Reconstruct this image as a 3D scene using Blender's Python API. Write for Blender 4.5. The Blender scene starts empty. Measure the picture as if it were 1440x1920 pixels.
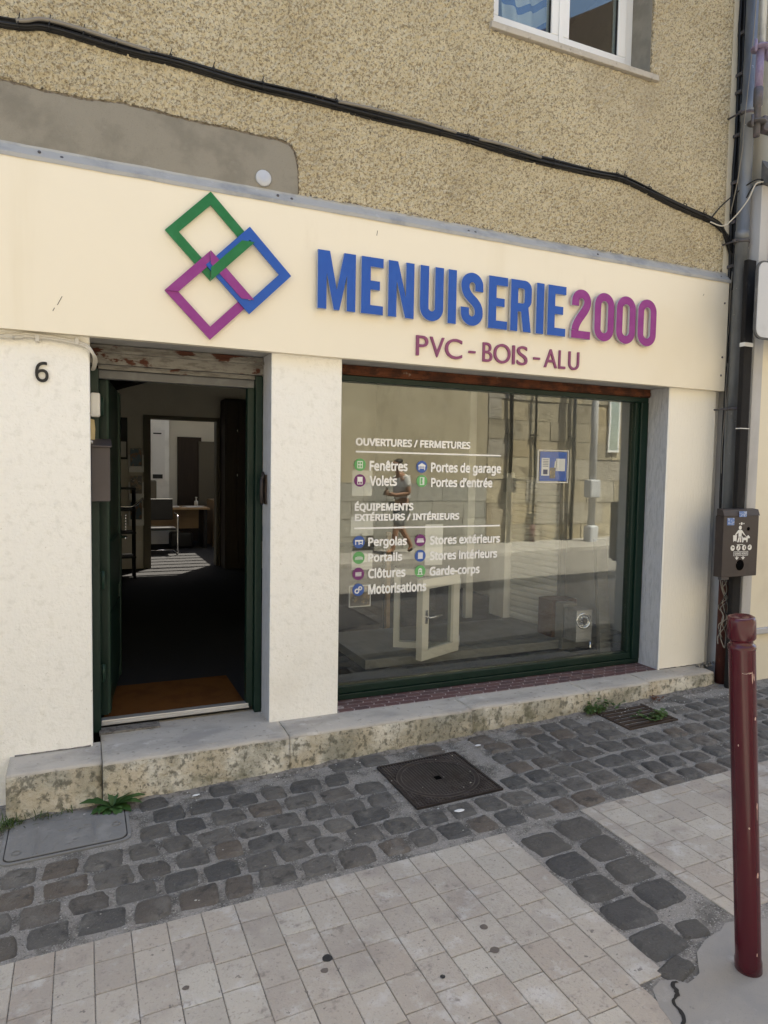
import bpy, bmesh, math, random
from math import sin, cos, pi, radians
from mathutils import Vector, Matrix, noise
random.seed(7)
S = bpy.context.scene
C = S.collection

# ------------------------------------------------------------------ camera, sky, sun, exposure
YAW, PITCH, ROLL = 0.415661543, 0.060133343, 0.0171535443
cam_d = bpy.data.cameras.new("camera"); cam = bpy.data.objects.new("camera", cam_d); C.objects.link(cam)
cam_d.sensor_fit = 'VERTICAL'; cam_d.sensor_height = 36; cam_d.lens = 1282.8 / 1920 * 36
cam_d.clip_start = 0.05; cam_d.clip_end = 500
F_ = Vector((sin(YAW) * cos(PITCH), cos(YAW) * cos(PITCH), -sin(PITCH)))
R_ = Vector((cos(YAW), -sin(YAW), 0)); U_ = R_.cross(F_)
r2 = cos(ROLL) * R_ + sin(ROLL) * U_; u2 = -sin(ROLL) * R_ + cos(ROLL) * U_
mw = Matrix((r2, u2, -F_)).transposed().to_4x4(); mw.translation = (0, -3.9, 1.5)
cam.matrix_world = mw
S.camera = cam

SUN_EL, SUN_AZ = 62.0, 35.0          # azimuth from +Y towards +X
w = bpy.data.worlds.new("World"); S.world = w; w.use_nodes = True
nt = w.node_tree; bg = nt.nodes["Background"]
sky = nt.nodes.new("ShaderNodeTexSky"); sky.sky_type = 'NISHITA'; sky.sun_disc = False
sky.sun_elevation = radians(SUN_EL); sky.sun_rotation = radians(SUN_AZ); sky.dust_density = 2.0
nt.links.new(sky.outputs[0], bg.inputs[0]); bg.inputs[1].default_value = 0.12
sl = bpy.data.lights.new("sun", 'SUN'); sl.energy = 4.5; sl.angle = radians(0.5); sl.color = (1, .93, .82)
so = bpy.data.objects.new("sun", sl); C.objects.link(so)
sd = Vector((sin(radians(SUN_AZ)) * cos(radians(SUN_EL)), cos(radians(SUN_AZ)) * cos(radians(SUN_EL)), sin(radians(SUN_EL))))
so.rotation_euler = sd.to_track_quat('Z', 'Y').to_euler(); so.location = sd * 30
vs = S.view_settings; S.display_settings.display_device = 'sRGB'
vs.view_transform = 'Standard'; vs.look = 'None'; vs.gamma = 1; vs.use_curve_mapping = False
vs.exposure = 2.08
vs.use_white_balance = True; vs.white_balance_temperature = 6800; vs.white_balance_tint = 8      # camera set for open shade
S.cycles.max_bounces = 10; S.cycles.diffuse_bounces = 6; S.cycles.glossy_bounces = 4; S.cycles.transparent_max_bounces = 16
S.cycles.sample_clamp_indirect = 6; S.cycles.use_denoising = True

def zg(x): return -0.2327 + 0.02618 * max(-18, min(18, x))

# ------------------------------------------------------------------ materials
MATS = {}
def pbr(name, base, rough=.7, spec=.4, metal=0, layers=(), bumps=(), island=None, coat=0, emit=None):
    """layers: (colour, scale, lo, hi, detail, amount, stretch, kind); bumps: (scale, strength, distance, detail, stretch, kind)"""
    if name in MATS: return MATS[name]
    m = bpy.data.materials.new(name); m.use_nodes = True; MATS[name] = m
    t = m.node_tree; N, Lk = t.nodes, t.links
    b = N["Principled BSDF"]
    b.inputs["Roughness"].default_value = rough; b.inputs["Specular IOR Level"].default_value = spec
    b.inputs["Metallic"].default_value = metal; b.inputs["Coat Weight"].default_value = coat
    b.inputs["Base Color"].default_value = (*base, 1)
    m.diffuse_color = (*base, 1)
    tc = N.new("ShaderNodeTexCoord")
    def tex(scale, detail, stretch, kind):
        mp = N.new("ShaderNodeMapping"); Lk.new(tc.outputs["Object"], mp.inputs[0]); mp.inputs["Scale"].default_value = stretch
        if kind == 'voronoi':
            n = N.new("ShaderNodeTexVoronoi"); n.inputs["Scale"].default_value = scale; Lk.new(mp.outputs[0], n.inputs["Vector"])
            return n.outputs["Distance"]
        n = N.new("ShaderNodeTexNoise"); n.inputs["Scale"].default_value = scale; n.inputs["Detail"].default_value = detail
        n.inputs["Roughness"].default_value = .6
        Lk.new(mp.outputs[0], n.inputs["Vector"]); return n.outputs["Fac"]
    col = None
    if island:
        g = N.new("ShaderNodeNewGeometry"); cr = N.new("ShaderNodeValToRGB"); cr.color_ramp.interpolation = 'LINEAR'
        els = cr.color_ramp.elements
        while len(els) < len(island): els.new(0.5)
        for i, c in enumerate(island): els[i].position = i / (len(island) - 1); els[i].color = (*c, 1)
        Lk.new(g.outputs["Random Per Island"], cr.inputs[0]); col = cr.outputs[0]
    for (c, scale, lo, hi, detail, amount, stretch, kind) in layers:
        f = tex(scale, detail, stretch, kind)
        mr = N.new("ShaderNodeMapRange"); mr.inputs["From Min"].default_value = lo; mr.inputs["From Max"].default_value = hi
        mr.inputs["To Max"].default_value = amount; mr.interpolation_type = 'SMOOTHSTEP'; Lk.new(f, mr.inputs[0])
        mx = N.new("ShaderNodeMix"); mx.data_type = 'RGBA'; Lk.new(mr.outputs[0], mx.inputs[0])
        if col is None: mx.inputs[6].default_value = (*base, 1)
        else: Lk.new(col, mx.inputs[6])
        mx.inputs[7].default_value = (*c, 1); col = mx.outputs[2]
    if col is not None: Lk.new(col, b.inputs["Base Color"])
    prev = None
    for (scale, strength, dist, detail, stretch, kind) in bumps:
        f = tex(scale, detail, stretch, kind)
        bp = N.new("ShaderNodeBump"); bp.inputs["Strength"].default_value = strength; bp.inputs["Distance"].default_value = dist
        Lk.new(f, bp.inputs["Height"])
        if prev: Lk.new(prev, bp.inputs["Normal"])
        prev = bp.outputs[0]
    if prev: Lk.new(prev, b.inputs["Normal"])
    if emit:
        b.inputs["Emission Color"].default_value = (*emit[0], 1); b.inputs["Emission Strength"].default_value = emit[1]
    return m
I3 = (1, 1, 1)
def L(c, scale, lo, hi, amount=1, detail=4, stretch=I3, kind='noise'): return (c, scale, lo, hi, detail, amount, stretch, kind)
def B(scale, strength, dist=.01, detail=4, stretch=I3, kind='noise'): return (scale, strength, dist, detail, stretch, kind)

m_rough = pbr("roughcast render", (.66, .59, .43), .95, .1,
    layers=[L((.55, .48, .335), 1.1, .40, .64, .8, 6), L((.29, .24, .165), 66, .49, .60, .85, 6), L((.10, .082, .058), 105, .57, .66, .9, 5), L((.42, .365, .27), .9, .48, .68, .55, 8, (1, 1, .45)), L((.82, .76, .63), 80, .60, .70, .7, 3), L((.33, .285, .215), 2.6, .60, .76, .5, 9)],  # fine dark layers colour in crevice shade as well as grime
    bumps=[B(110, .9, .012, 4)])
m_roughflat = pbr("roughcast render beyond", (.55, .48, .34), .95, .1, layers=[L((.30, .25, .18), 58, .47, .58, .8, 3)], bumps=[B(58, 1, .030, 3)])  # dark specks paint the crevice shade here too, with grime
m_patch = pbr("grey cement patch", (.27, .25, .21), .95, .1,
    layers=[L((.20, .185, .155), 3.5, .45, .65, .8), L((.33, .31, .27), 7, .58, .75, .5), L((.17, .15, .12), 160, .55, .7, .4)], bumps=[B(160, .35, .004), B(20, .2, .01)])
m_patchedge = pbr("broken render edge", (.21, .18, .14), 1, .1, layers=[L((.12, .1, .08), 60, .45, .6, .8)], bumps=[B(80, .8, .01)])
m_wallwhite = pbr("off white painted render", (.87, .85, .80), .9, .2,
    layers=[L((.72, .68, .60), 1.5, .54, .78, .4, 7), L((.50, .46, .39), 42, .66, .72, .6, 4), L((.72, .70, .64), 22, .5, .7, .5, 5)],
    bumps=[B(60, .55, .010, 4), B(160, .4, .004, 3)])
m_pier = pbr("cream painted render", (.86, .825, .74), .9, .2,
    layers=[L((.70, .64, .52), 1.4, .54, .78, .4, 7), L((.5, .45, .36), 46, .66, .73, .5, 4)],
    bumps=[B(60, .5, .008, 4, (1, 1, .25)), B(160, .4, .004, 3)])
m_revealshade = pbr("shade grey roughcast reveal", (.46, .46, .475), .95, .15, layers=[L((.36, .36, .37), 60, .45, .65, .7, 3, (1, 1, .2))], bumps=[B(80, .8, .01, 3, (1, 1, .25))])  # blue-grey puts the sky-lit shade of the reveal sides into the colour
m_sign = pbr("cream sign panel", (.83, .76, .62), .5, .3,
    layers=[L((.74, .66, .5), 4, .56, .80, .5, 6, (1, 1, .06)), L((.73, .64, .47), .8, .5, .75, .35), L((.62, .54, .4), 3, .66, .8, .35, 6, (1, 1, .3))], bumps=[B(2.5, .08, .02), B(300, .06, .002)])
m_blue = pbr("blue letter paint", (.012, .085, .40), .42, .35, layers=[L((.016, .10, .43), 14, .4, .7, .6)])
m_purple = pbr("purple letter paint", (.25, .03, .22), .42, .35, layers=[L((.29, .055, .26), 14, .4, .7, .6)])
m_purple2 = pbr("dull purple letter paint", (.235, .06, .15), .45, .4)
m_greenlogo = pbr("green letter paint", (.006, .15, .045), .42, .35, layers=[L((.016, .19, .07), 14, .4, .7, .6)])
m_edge = pbr("pale letter edge", (.45, .45, .47), .5, .4)
m_flash = pbr("weathered zinc flashing", (.40, .395, .38), .75, .3, 0, layers=[L((.25, .26, .27), 6, .45, .7, .8, 6), L((.5, .51, .51), 18, .6, .75, .5), L((.22, .15, .10), 9, .68, .76, .8)], bumps=[B(6, .25, .02)])
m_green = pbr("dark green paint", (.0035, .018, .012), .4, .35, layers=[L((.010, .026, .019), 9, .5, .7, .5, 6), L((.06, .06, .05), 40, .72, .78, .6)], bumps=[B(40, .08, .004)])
m_greenlt = pbr("worn green paint", (.010, .034, .022), .45, .4, layers=[L((.03, .05, .036), 7, .5, .7, .5, 6)])
m_rust = pbr("rusted steel", (.13, .045, .022), .85, .2, layers=[L((.05, .022, .014), 14, .42, .62, .9, 6), L((.22, .085, .04), 30, .6, .75, .7), L((.36, .33, .28), 9, .66, .72, .7, 6)], bumps=[B(40, .7, .01, 6)])
m_peel = pbr("peeling white steel", (.20, .19, .172), .8, .2, layers=[L((.11, .10, .088), 22, .45, .62, .8, 6, (.5, 1, 2)), L((.07, .026, .016), 6, .555, .60, 1, 8, (1, 1, 2.2))], bumps=[B(30, .5, .01, 6)])
m_soffit = pbr("grey soffit", (.42, .41, .39), .9, .2, layers=[L((.3, .29, .27), 5, .45, .7, .6)], bumps=[B(60, .2, .004)])
m_step = pbr("limestone step", (.47, .43, .37), .9, .15,
    layers=[L((.33, .305, .27), 5, .45, .66, .8, 7, (.5, 1, 1)), L((.60, .57, .52), 9, .58, .72, .6), L((.22, .2, .175), 24, .58, .70, .7, 8)], bumps=[B(30, .6, .012, 8), B(140, .25, .003)])
m_stepf = pbr("lichen stained limestone", (.56, .495, .385), .95, .15,
    layers=[L((.70, .675, .60), 5, .42, .60, .85, 9), L((.40, .36, .27), 2.2, .46, .62, .6, 9), L((.24, .235, .19), 3.0, .44, .64, .75, 12), L((.11, .108, .085), 28, .49, .63, .75, 12, (1, 1, .8)), L((.15, .15, .10), 8, .54, .70, .65, 12), L((.05, .048, .04), 70, .58, .68, .7, 8)],
    bumps=[B(35, .9, .016, 8), B(120, .6, .005)])
m_tilered = pbr("red mosaic tile", (.11, .055, .052), .6, .35, island=[(.10, .048, .046), (.145, .075, .068), (.085, .05, .05), (.13, .06, .058)], layers=[L((.19, .15, .14), 8, .52, .72, .45, 6)], bumps=[B(60, .15, .003)])
m_grout = pbr("pale grout", (.42, .36, .34), .9, .2, layers=[L((.2, .17, .16), 30, .45, .6, .6)])
m_mortar = pbr("grey mortar", (.22, .205, .185), 1, .1, layers=[L((.11, .1, .09), 40, .45, .6, .8, 6)], bumps=[B(60, .9, .015, 5)])
m_bed = pbr("gritty joint filling", (.30, .28, .25), 1, .1,
    layers=[L((.10, .095, .085), 9, .42, .64, .8, 7), L((.40, .38, .345), 130, .56, .64, .9, 2), L((.05, .047, .042), 110, .60, .70, .8, 2)], bumps=[B(130, 1, .010, 3), B(25, .5, .02)])
m_cob = pbr("dark setts", (.09, .086, .08), .55, .4,
    island=[(0.0984, 0.0924, 0.0836), (0.1296, 0.1193, 0.1051), (0.0816, 0.0772, 0.0712), (0.1224, 0.0994, 0.0791), (0.1080, 0.1018, 0.0927), (0.0696, 0.0679, 0.0655), (0.1416, 0.1310, 0.1153)],
    layers=[L((.20, .187, .165), 9, .50, .72, .65, 10), L((.038, .036, .034), 17, .54, .68, .7, 10), L((.25, .235, .21), 80, .60, .72, .6, 5)], bumps=[B(36, .9, .018, 9), B(130, .7, .006, 4)])
m_cob2 = pbr("large setts", (.06, .06, .06), .6, .35,
    island=[(0.0828, 0.0784, 0.0719), (0.0690, 0.0661, 0.0632), (0.1012, 0.0930, 0.0818), (0.0759, 0.0717, 0.0654)],
    layers=[L((.15, .142, .128), 7, .52, .72, .5, 6), L((.026, .026, .027), 18, .60, .72, .5, 6), L((.19, .18, .165), 80, .60, .72, .6, 5)], bumps=[B(32, .9, .02, 9), B(130, .7, .006, 4)])
m_pav = pbr("beige paving slabs", (.36, .33, .30), .8, .25,
    island=[(0.3938, 0.3502, 0.2959), (0.4410, 0.3966, 0.3346), (0.3780, 0.3275, 0.2716), (0.4148, 0.3811, 0.3250), (0.3622, 0.3172, 0.2667), (0.4620, 0.4244, 0.3608), (0.4043, 0.3574, 0.2988)],
    layers=[L((.27, .235, .205), 4, .48, .72, .65, 9), L((.52, .50, .465), 9, .52, .70, .7, 10), L((.20, .175, .15), 16, .60, .72, .7, 10), L((.11, .1, .09), 30, .66, .70, .7, 5), L((.22, .195, .175), 75, .56, .70, .6, 5)],
    bumps=[B(30, .5, .010, 9), B(120, .7, .005, 4)])
m_conc = pbr("worn concrete", (.28, .262, .235), .9, .2,
    layers=[L((.24, .23, .215), 4, .45, .66, .8, 7), L((.38, .36, .33), 11, .56, .7, .5, 6), L((.16, .15, .14), 28, .68, .74, .6, 4), L((.19, .18, .17), 200, .60, .72, .5, 2)], bumps=[B(24, .3, .01, 6), B(200, .4, .003)])
m_stain = pbr("black chewing gum", (.018, .018, .02), .5, .4)
m_stain2 = pbr("brown stain", (.12, .10, .085), .7, .3)
m_iron = pbr("brown cast iron", (.030, .023, .022), .55, .5, .3, layers=[L((.055, .04, .035), 12, .5, .7, .7, 6), L((.10, .085, .075), 60, .66, .74, .5)], bumps=[B(90, .2, .003)])
m_ironworn = pbr("worn cast iron ribs", (.10, .085, .08), .5, .5, .3, layers=[L((.045, .035, .032), 14, .45, .65, .8, 6)])
m_rustiron = pbr("rusty grate iron", (.055, .038, .028), .75, .3, .2, layers=[L((.10, .065, .045), 14, .5, .7, .7, 6), L((.15, .13, .11), 50, .62, .72, .5)], bumps=[B(60, .4, .005)])
m_black = pbr("hole shade black", (.004, .004, .004), 1, 0)  # near-black colour stands in for the shade inside holes
m_cable = pbr("black cable sheath", (.010, .010, .011), .5, .4)
m_cablegrey = pbr("faded grey cable", (.23, .21, .18), .6, .3)
m_cablewhite = pbr("white cable sheath", (.55, .52, .46), .5, .4)
m_plastic = pbr("white plastic", (.68, .66, .60), .4, .4, layers=[L((.55, .53, .48), 8, .5, .7, .5)])
m_pvc = pbr("white window plastic", (.80, .80, .79), .3, .5)
m_gasket = pbr("dark gasket", (.015, .015, .016), .6, .3)
m_zinc = pbr("weathered zinc pipe", (.20, .215, .235), .5, .5, .35, layers=[L((.13, .14, .155), 5, .45, .66, .8, 7, (1, 1, .35)), L((.22, .235, .25), 12, .6, .76, .5, 6, (1, 1, .3)), L((.45, .45, .45), 34, .73, .76, .8, 2)], bumps=[B(18, .1, .006)])
m_redpipe = pbr("brown red cast iron", (.095, .032, .026), .7, .3, layers=[L((.05, .02, .018), 7, .45, .65, .8, 6, (1, 1, .4)), L((.2, .12, .10), 16, .62, .74, .6, 6)], bumps=[B(40, .3, .006)])
m_post = pbr("black tarred post", (.016, .015, .015), .8, .2, layers=[L((.05, .047, .045), 15, .58, .74, .6, 6, (1, 1, .4)), L((.55, .54, .52), 6, .735, .75, .9, 5, (1, 1, .5))], bumps=[B(40, .5, .006)])
m_brown = pbr("brown enamel box", (.042, .031, .028), .5, .4, layers=[L((.06, .045, .040), 5, .5, .7, .6, 6, (1, 1, .3)), L((.03, .022, .02), 9, .55, .7, .5)], bumps=[B(60, .08, .003)])
m_pict = pbr("white print", (.72, .71, .68), .6, .3)
m_bluestk = pbr("blue sticker", (.10, .18, .42), .5, .4, layers=[L((.45, .5, .6), 60, .52, .62, .8, 3)])
m_boll = pbr("dark red enamel", (.058, .0035, .009), .24, .45, coat=.15, layers=[L((.040, .0035, .008), 4, .45, .65, .7, 5, (1, 1, .3)), L((.30, .12, .11), 38, .745, .775, .7, 4, (1, 1, .3))], bumps=[B(14, .05, .004)])
m_chip = pbr("chipped paint", (.42, .30, .27), .7, .3)
m_neigh = pbr("pale cream render", (.70, .645, .52), .9, .2, layers=[L((.60, .54, .43), 2, .5, .7, .5, 6)], bumps=[B(80, .3, .004)])
m_neighgrey = pbr("pale grey paint", (.46, .455, .455), .8, .3, layers=[L((.36, .355, .35), 3, .45, .68, .7, 6, (1, 1, .4)), L((.10, .1, .1), 16, .71, .74, .9, 7, (1, 1, .2))], bumps=[B(60, .2, .004)])
m_lead = pbr("dark lead flashing", (.09, .092, .095), .7, .4, layers=[L((.16, .16, .165), 9, .5, .7, .7, 6)], bumps=[B(15, .4, .02)])
m_mirrorback = pbr("pale grey sign back", (.50, .51, .53), .45, .5, layers=[L((.42, .43, .45), 8, .5, .7, .5, 6)])
m_galv = pbr("galvanised tube", (.42, .45, .48), .35, .5, .6, layers=[L((.30, .32, .35), 12, .45, .65, .7)])
m_purpletube = pbr("purple painted tube", (.24, .20, .30), .5, .4, layers=[L((.16, .12, .22), 12, .45, .65, .7)])
m_coupler = pbr("grimy coupler steel", (.10, .095, .10), .6, .5, .4, layers=[L((.16, .12, .15), 20, .5, .7, .7)])
m_leaf = pbr("dandelion leaf", (.030, .075, .018), .5, .35, layers=[L((.05, .11, .025), 14, .45, .7, .7)])
m_leaf2 = pbr("pale weed leaf", (.055, .105, .025), .55, .35, layers=[L((.09, .15, .05), 20, .45, .7, .7)])
m_grass = pbr("grass blades", (.05, .085, .02), .6, .3, layers=[L((.12, .11, .05), 9, .5, .7, .6)])
m_brownleaf = pbr("dry brown weed", (.13, .055, .03), .8, .2)
# interior
m_iwall = pbr("interior wall paint", (.66, .63, .56), .9, .2, layers=[L((.58, .55, .49), 2, .45, .7, .5)])
m_iwhite = pbr("interior white panel", (.80, .79, .75), .6, .3, layers=[L((.58, .57, .54), 3, .45, .7, .5)])
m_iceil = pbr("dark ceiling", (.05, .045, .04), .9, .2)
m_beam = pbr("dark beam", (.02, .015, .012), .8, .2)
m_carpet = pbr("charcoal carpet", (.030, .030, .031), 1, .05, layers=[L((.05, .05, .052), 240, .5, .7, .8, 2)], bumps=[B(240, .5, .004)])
m_platform = pbr("grey linoleum", (.22, .215, .195), .75, .3, layers=[L((.17, .165, .15), 5, .45, .66, .7, 6)])
m_mat = pbr("brown coir mat", (.135, .055, .016), 1, .05, layers=[L((.09, .037, .012), 6, .45, .66, .8), L((.2, .09, .03), 220, .55, .68, .7, 2)], bumps=[B(300, .9, .006)])
m_alu = pbr("brushed aluminium", (.60, .60, .60), .4, .5, .7, layers=[L((.45, .45, .45), 30, .45, .65, .6, 4, (.1, 1, 1))])
m_chrome = pbr("chrome", (.75, .75, .76), .15, .5, 1)
m_wood = pbr("beech veneer", (.36, .24, .13), .5, .4, layers=[L((.28, .18, .09), 20, .45, .65, .6, 4, (.15, 1, 1))])
m_darkwood = pbr("dark stained wood", (.03, .02, .014), .6, .3, layers=[L((.045, .03, .02), 20, .45, .65, .6, 4, (1, 1, .1))])
m_trimwood = pbr("olive door trim", (.13, .115, .085), .6, .3)
m_paper = pbr("white paper", (.70, .69, .66), .7, .3)
m_photo = pbr("printed photo", (.10, .085, .07), .35, .5, layers=[L((.30, .20, .11), 14, .48, .58, .9, 4), L((.05, .09, .07), 11, .55, .66, .8, 4), L((.55, .52, .45), 22, .62, .7, .8, 3)])
m_photo2 = pbr("printed brochure", (.05, .10, .14), .4, .5, layers=[L((.20, .09, .03), 9, .5, .58, .9, 3), L((.4, .4, .36), 18, .6, .68, .8, 3)])
m_acryl = pbr("clear acrylic edge", (.50, .55, .60), .15, .5)
m_bluesheet = pbr("blue notice sheet", (.008, .085, .40), .3, .5, layers=[L((.012, .12, .50), 12, .5, .65, .7, 3)])
m_navyink = pbr("navy ink", (.02, .03, .10), .5, .4)
m_cream = pbr("cream lacquer", (.72, .69, .60), .4, .4)
m_lamp = pbr("lit lamp face", (.8, .8, .75), .5, .3, emit=((1, .93, .8), 2.2))
m_vinyl = pbr("white vinyl", (.86, .86, .85), .4, .4)
m_icongreen = pbr("green vinyl", (.13, .40, .14), .4, .4)
m_iconblue = pbr("blue vinyl", (.045, .11, .38), .4, .4)
m_iconpurple = pbr("purple vinyl", (.17, .03, .16), .4, .4)
m_letterbox = pbr("taupe letterbox enamel", (.060, .049, .049), .45, .35, layers=[L((.075, .062, .062), 5, .45, .65, .6)])
m_card = pbr("buff card", (.50, .40, .22), .8, .2)
m_towel = pbr("blue towel", (.03, .10, .34), .95, .1)
m_towelw = pbr("white towel stripe", (.55, .58, .62), .95, .1)
m_brownbox = pbr("brown carton", (.10, .05, .028), .7, .3)
m_dark = pbr("matt black metal", (.012, .012, .013), .5, .4)
# far side
m_opp = pbr("ochre grey render", (.42, .37, .265), .95, .1, layers=[L((.33, .285, .2), 1.1, .42, .66, .8, 7, (1, 1, .6)), L((.47, .43, .33), 2.5, .55, .72, .6, 6), L((.26, .23, .17), 9, .64, .76, .5, 6)], bumps=[B(60, .3, .006)])
m_block = pbr("grey stone blocks", (.36, .35, .31), .95, .1, island=[(.33, .325, .29), (.40, .39, .345), (.30, .295, .265), (.37, .355, .31)], layers=[L((.24, .23, .2), 8, .52, .7, .6, 7), L((.48, .46, .42), 12, .62, .74, .5, 6)], bumps=[B(30, .5, .015, 6)])
m_ashlar = pbr("old limestone ashlar", (.40, .34, .23), .95, .1, island=[(.38, .325, .225), (.46, .40, .285), (.30, .265, .2), (.42, .34, .21), (.34, .31, .26), (.45, .41, .33)], layers=[L((.2, .17, .12), 3, .50, .66, .7, 7), L((.52, .47, .36), 6, .58, .72, .6, 6), L((.13, .115, .09), 12, .62, .72, .6, 7)], bumps=[B(20, .8, .03, 7)])
m_asph = pbr("road paving", (.19, .18, .165), .9, .2, layers=[L((.13, .12, .11), 5, .45, .66, .7, 7, (.25, 1, 1)), L((.27, .26, .24), 120, .58, .7, .7, 2)], bumps=[B(120, .4, .004)])
m_walk = pbr("far pavement", (.30, .285, .26), .9, .2, layers=[L((.22, .205, .185), 4, .45, .66, .7, 6)], bumps=[B(60, .3, .005)])
m_kerb = pbr("kerb stone", (.36, .34, .31), .9, .2, layers=[L((.25, .235, .21), 8, .45, .66, .7, 6)], bumps=[B(40, .4, .006)])
m_ground = pbr("street ground", (.16, .15, .14), .95, .1, layers=[L((.11, .1, .095), 3, .45, .66, .7, 6)])
m_roof = pbr("roof tiles", (.055, .036, .030), .9, .2, layers=[L((.06, .04, .033), 5, .45, .66, .8, 6)], bumps=[B(14, .5, .03)])
m_skin = pbr("skin", (.30, .165, .105), .55, .35)
m_hair = pbr("black hair", (.012, .009, .008), .5, .4)
m_tee = pbr("white T-shirt", (.55, .54, .52), .9, .2, bumps=[B(14, .4, .02)])
m_short = pbr("grey shorts", (.22, .22, .215), .9, .2, bumps=[B(14, .4, .02)])

def glass(name, boost, tint=(1, 1, 1), wave=0.0):
    m = bpy.data.materials.new(name); m.use_nodes = True; t = m.node_tree; N, Lk = t.nodes, t.links
    N.remove(N["Principled BSDF"]); out = N["Material Output"]
    tr = N.new("ShaderNodeBsdfTransparent"); tr.inputs[0].default_value = (*tint, 1)
    gl = N.new("ShaderNodeBsdfGlossy"); gl.inputs["Roughness"].default_value = 0.0; gl.inputs[0].default_value = (.97, 1, .97, 1)
    fr = N.new("ShaderNodeFresnel"); ge = N.new("ShaderNodeNewGeometry"); io = N.new("ShaderNodeMapRange"); io.inputs["To Min"].default_value = 1.52; io.inputs["To Max"].default_value = 1 / 1.52
    Lk.new(ge.outputs["Backfacing"], io.inputs[0]); Lk.new(io.outputs[0], fr.inputs[0])
    mu = N.new("ShaderNodeMath"); mu.operation = 'MULTIPLY'; mu.use_clamp = True; mu.inputs[1].default_value = boost
    mx = N.new("ShaderNodeMixShader"); Lk.new(fr.outputs[0], mu.inputs[0]); Lk.new(mu.outputs[0], mx.inputs[0])
    Lk.new(tr.outputs[0], mx.inputs[1]); Lk.new(gl.outputs[0], mx.inputs[2]); Lk.new(mx.outputs[0], out.inputs[0])
    if wave:
        tc = N.new("ShaderNodeTexCoord"); n = N.new("ShaderNodeTexNoise"); n.inputs["Scale"].default_value = 2.2; n.inputs["Detail"].default_value = 1
        Lk.new(tc.outputs["Object"], n.inputs["Vector"]); bp = N.new("ShaderNodeBump"); bp.inputs["Strength"].default_value = wave; bp.inputs["Distance"].default_value = .01
        Lk.new(n.outputs["Fac"], bp.inputs["Height"]); Lk.new(bp.outputs[0], gl.inputs["Normal"])
    return m
m_glass = glass("shop window glass", 2.2, (.97, .98, .97), .05)
m_glassup = glass("double glazing", 1.6, (.85, .88, .86), .04)
m_glassin = glass("sample glazing", 1.0, (.75, .78, .76))
m_acrylic = glass("clear acrylic", 1.0, (.95, .96, .97))

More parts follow.
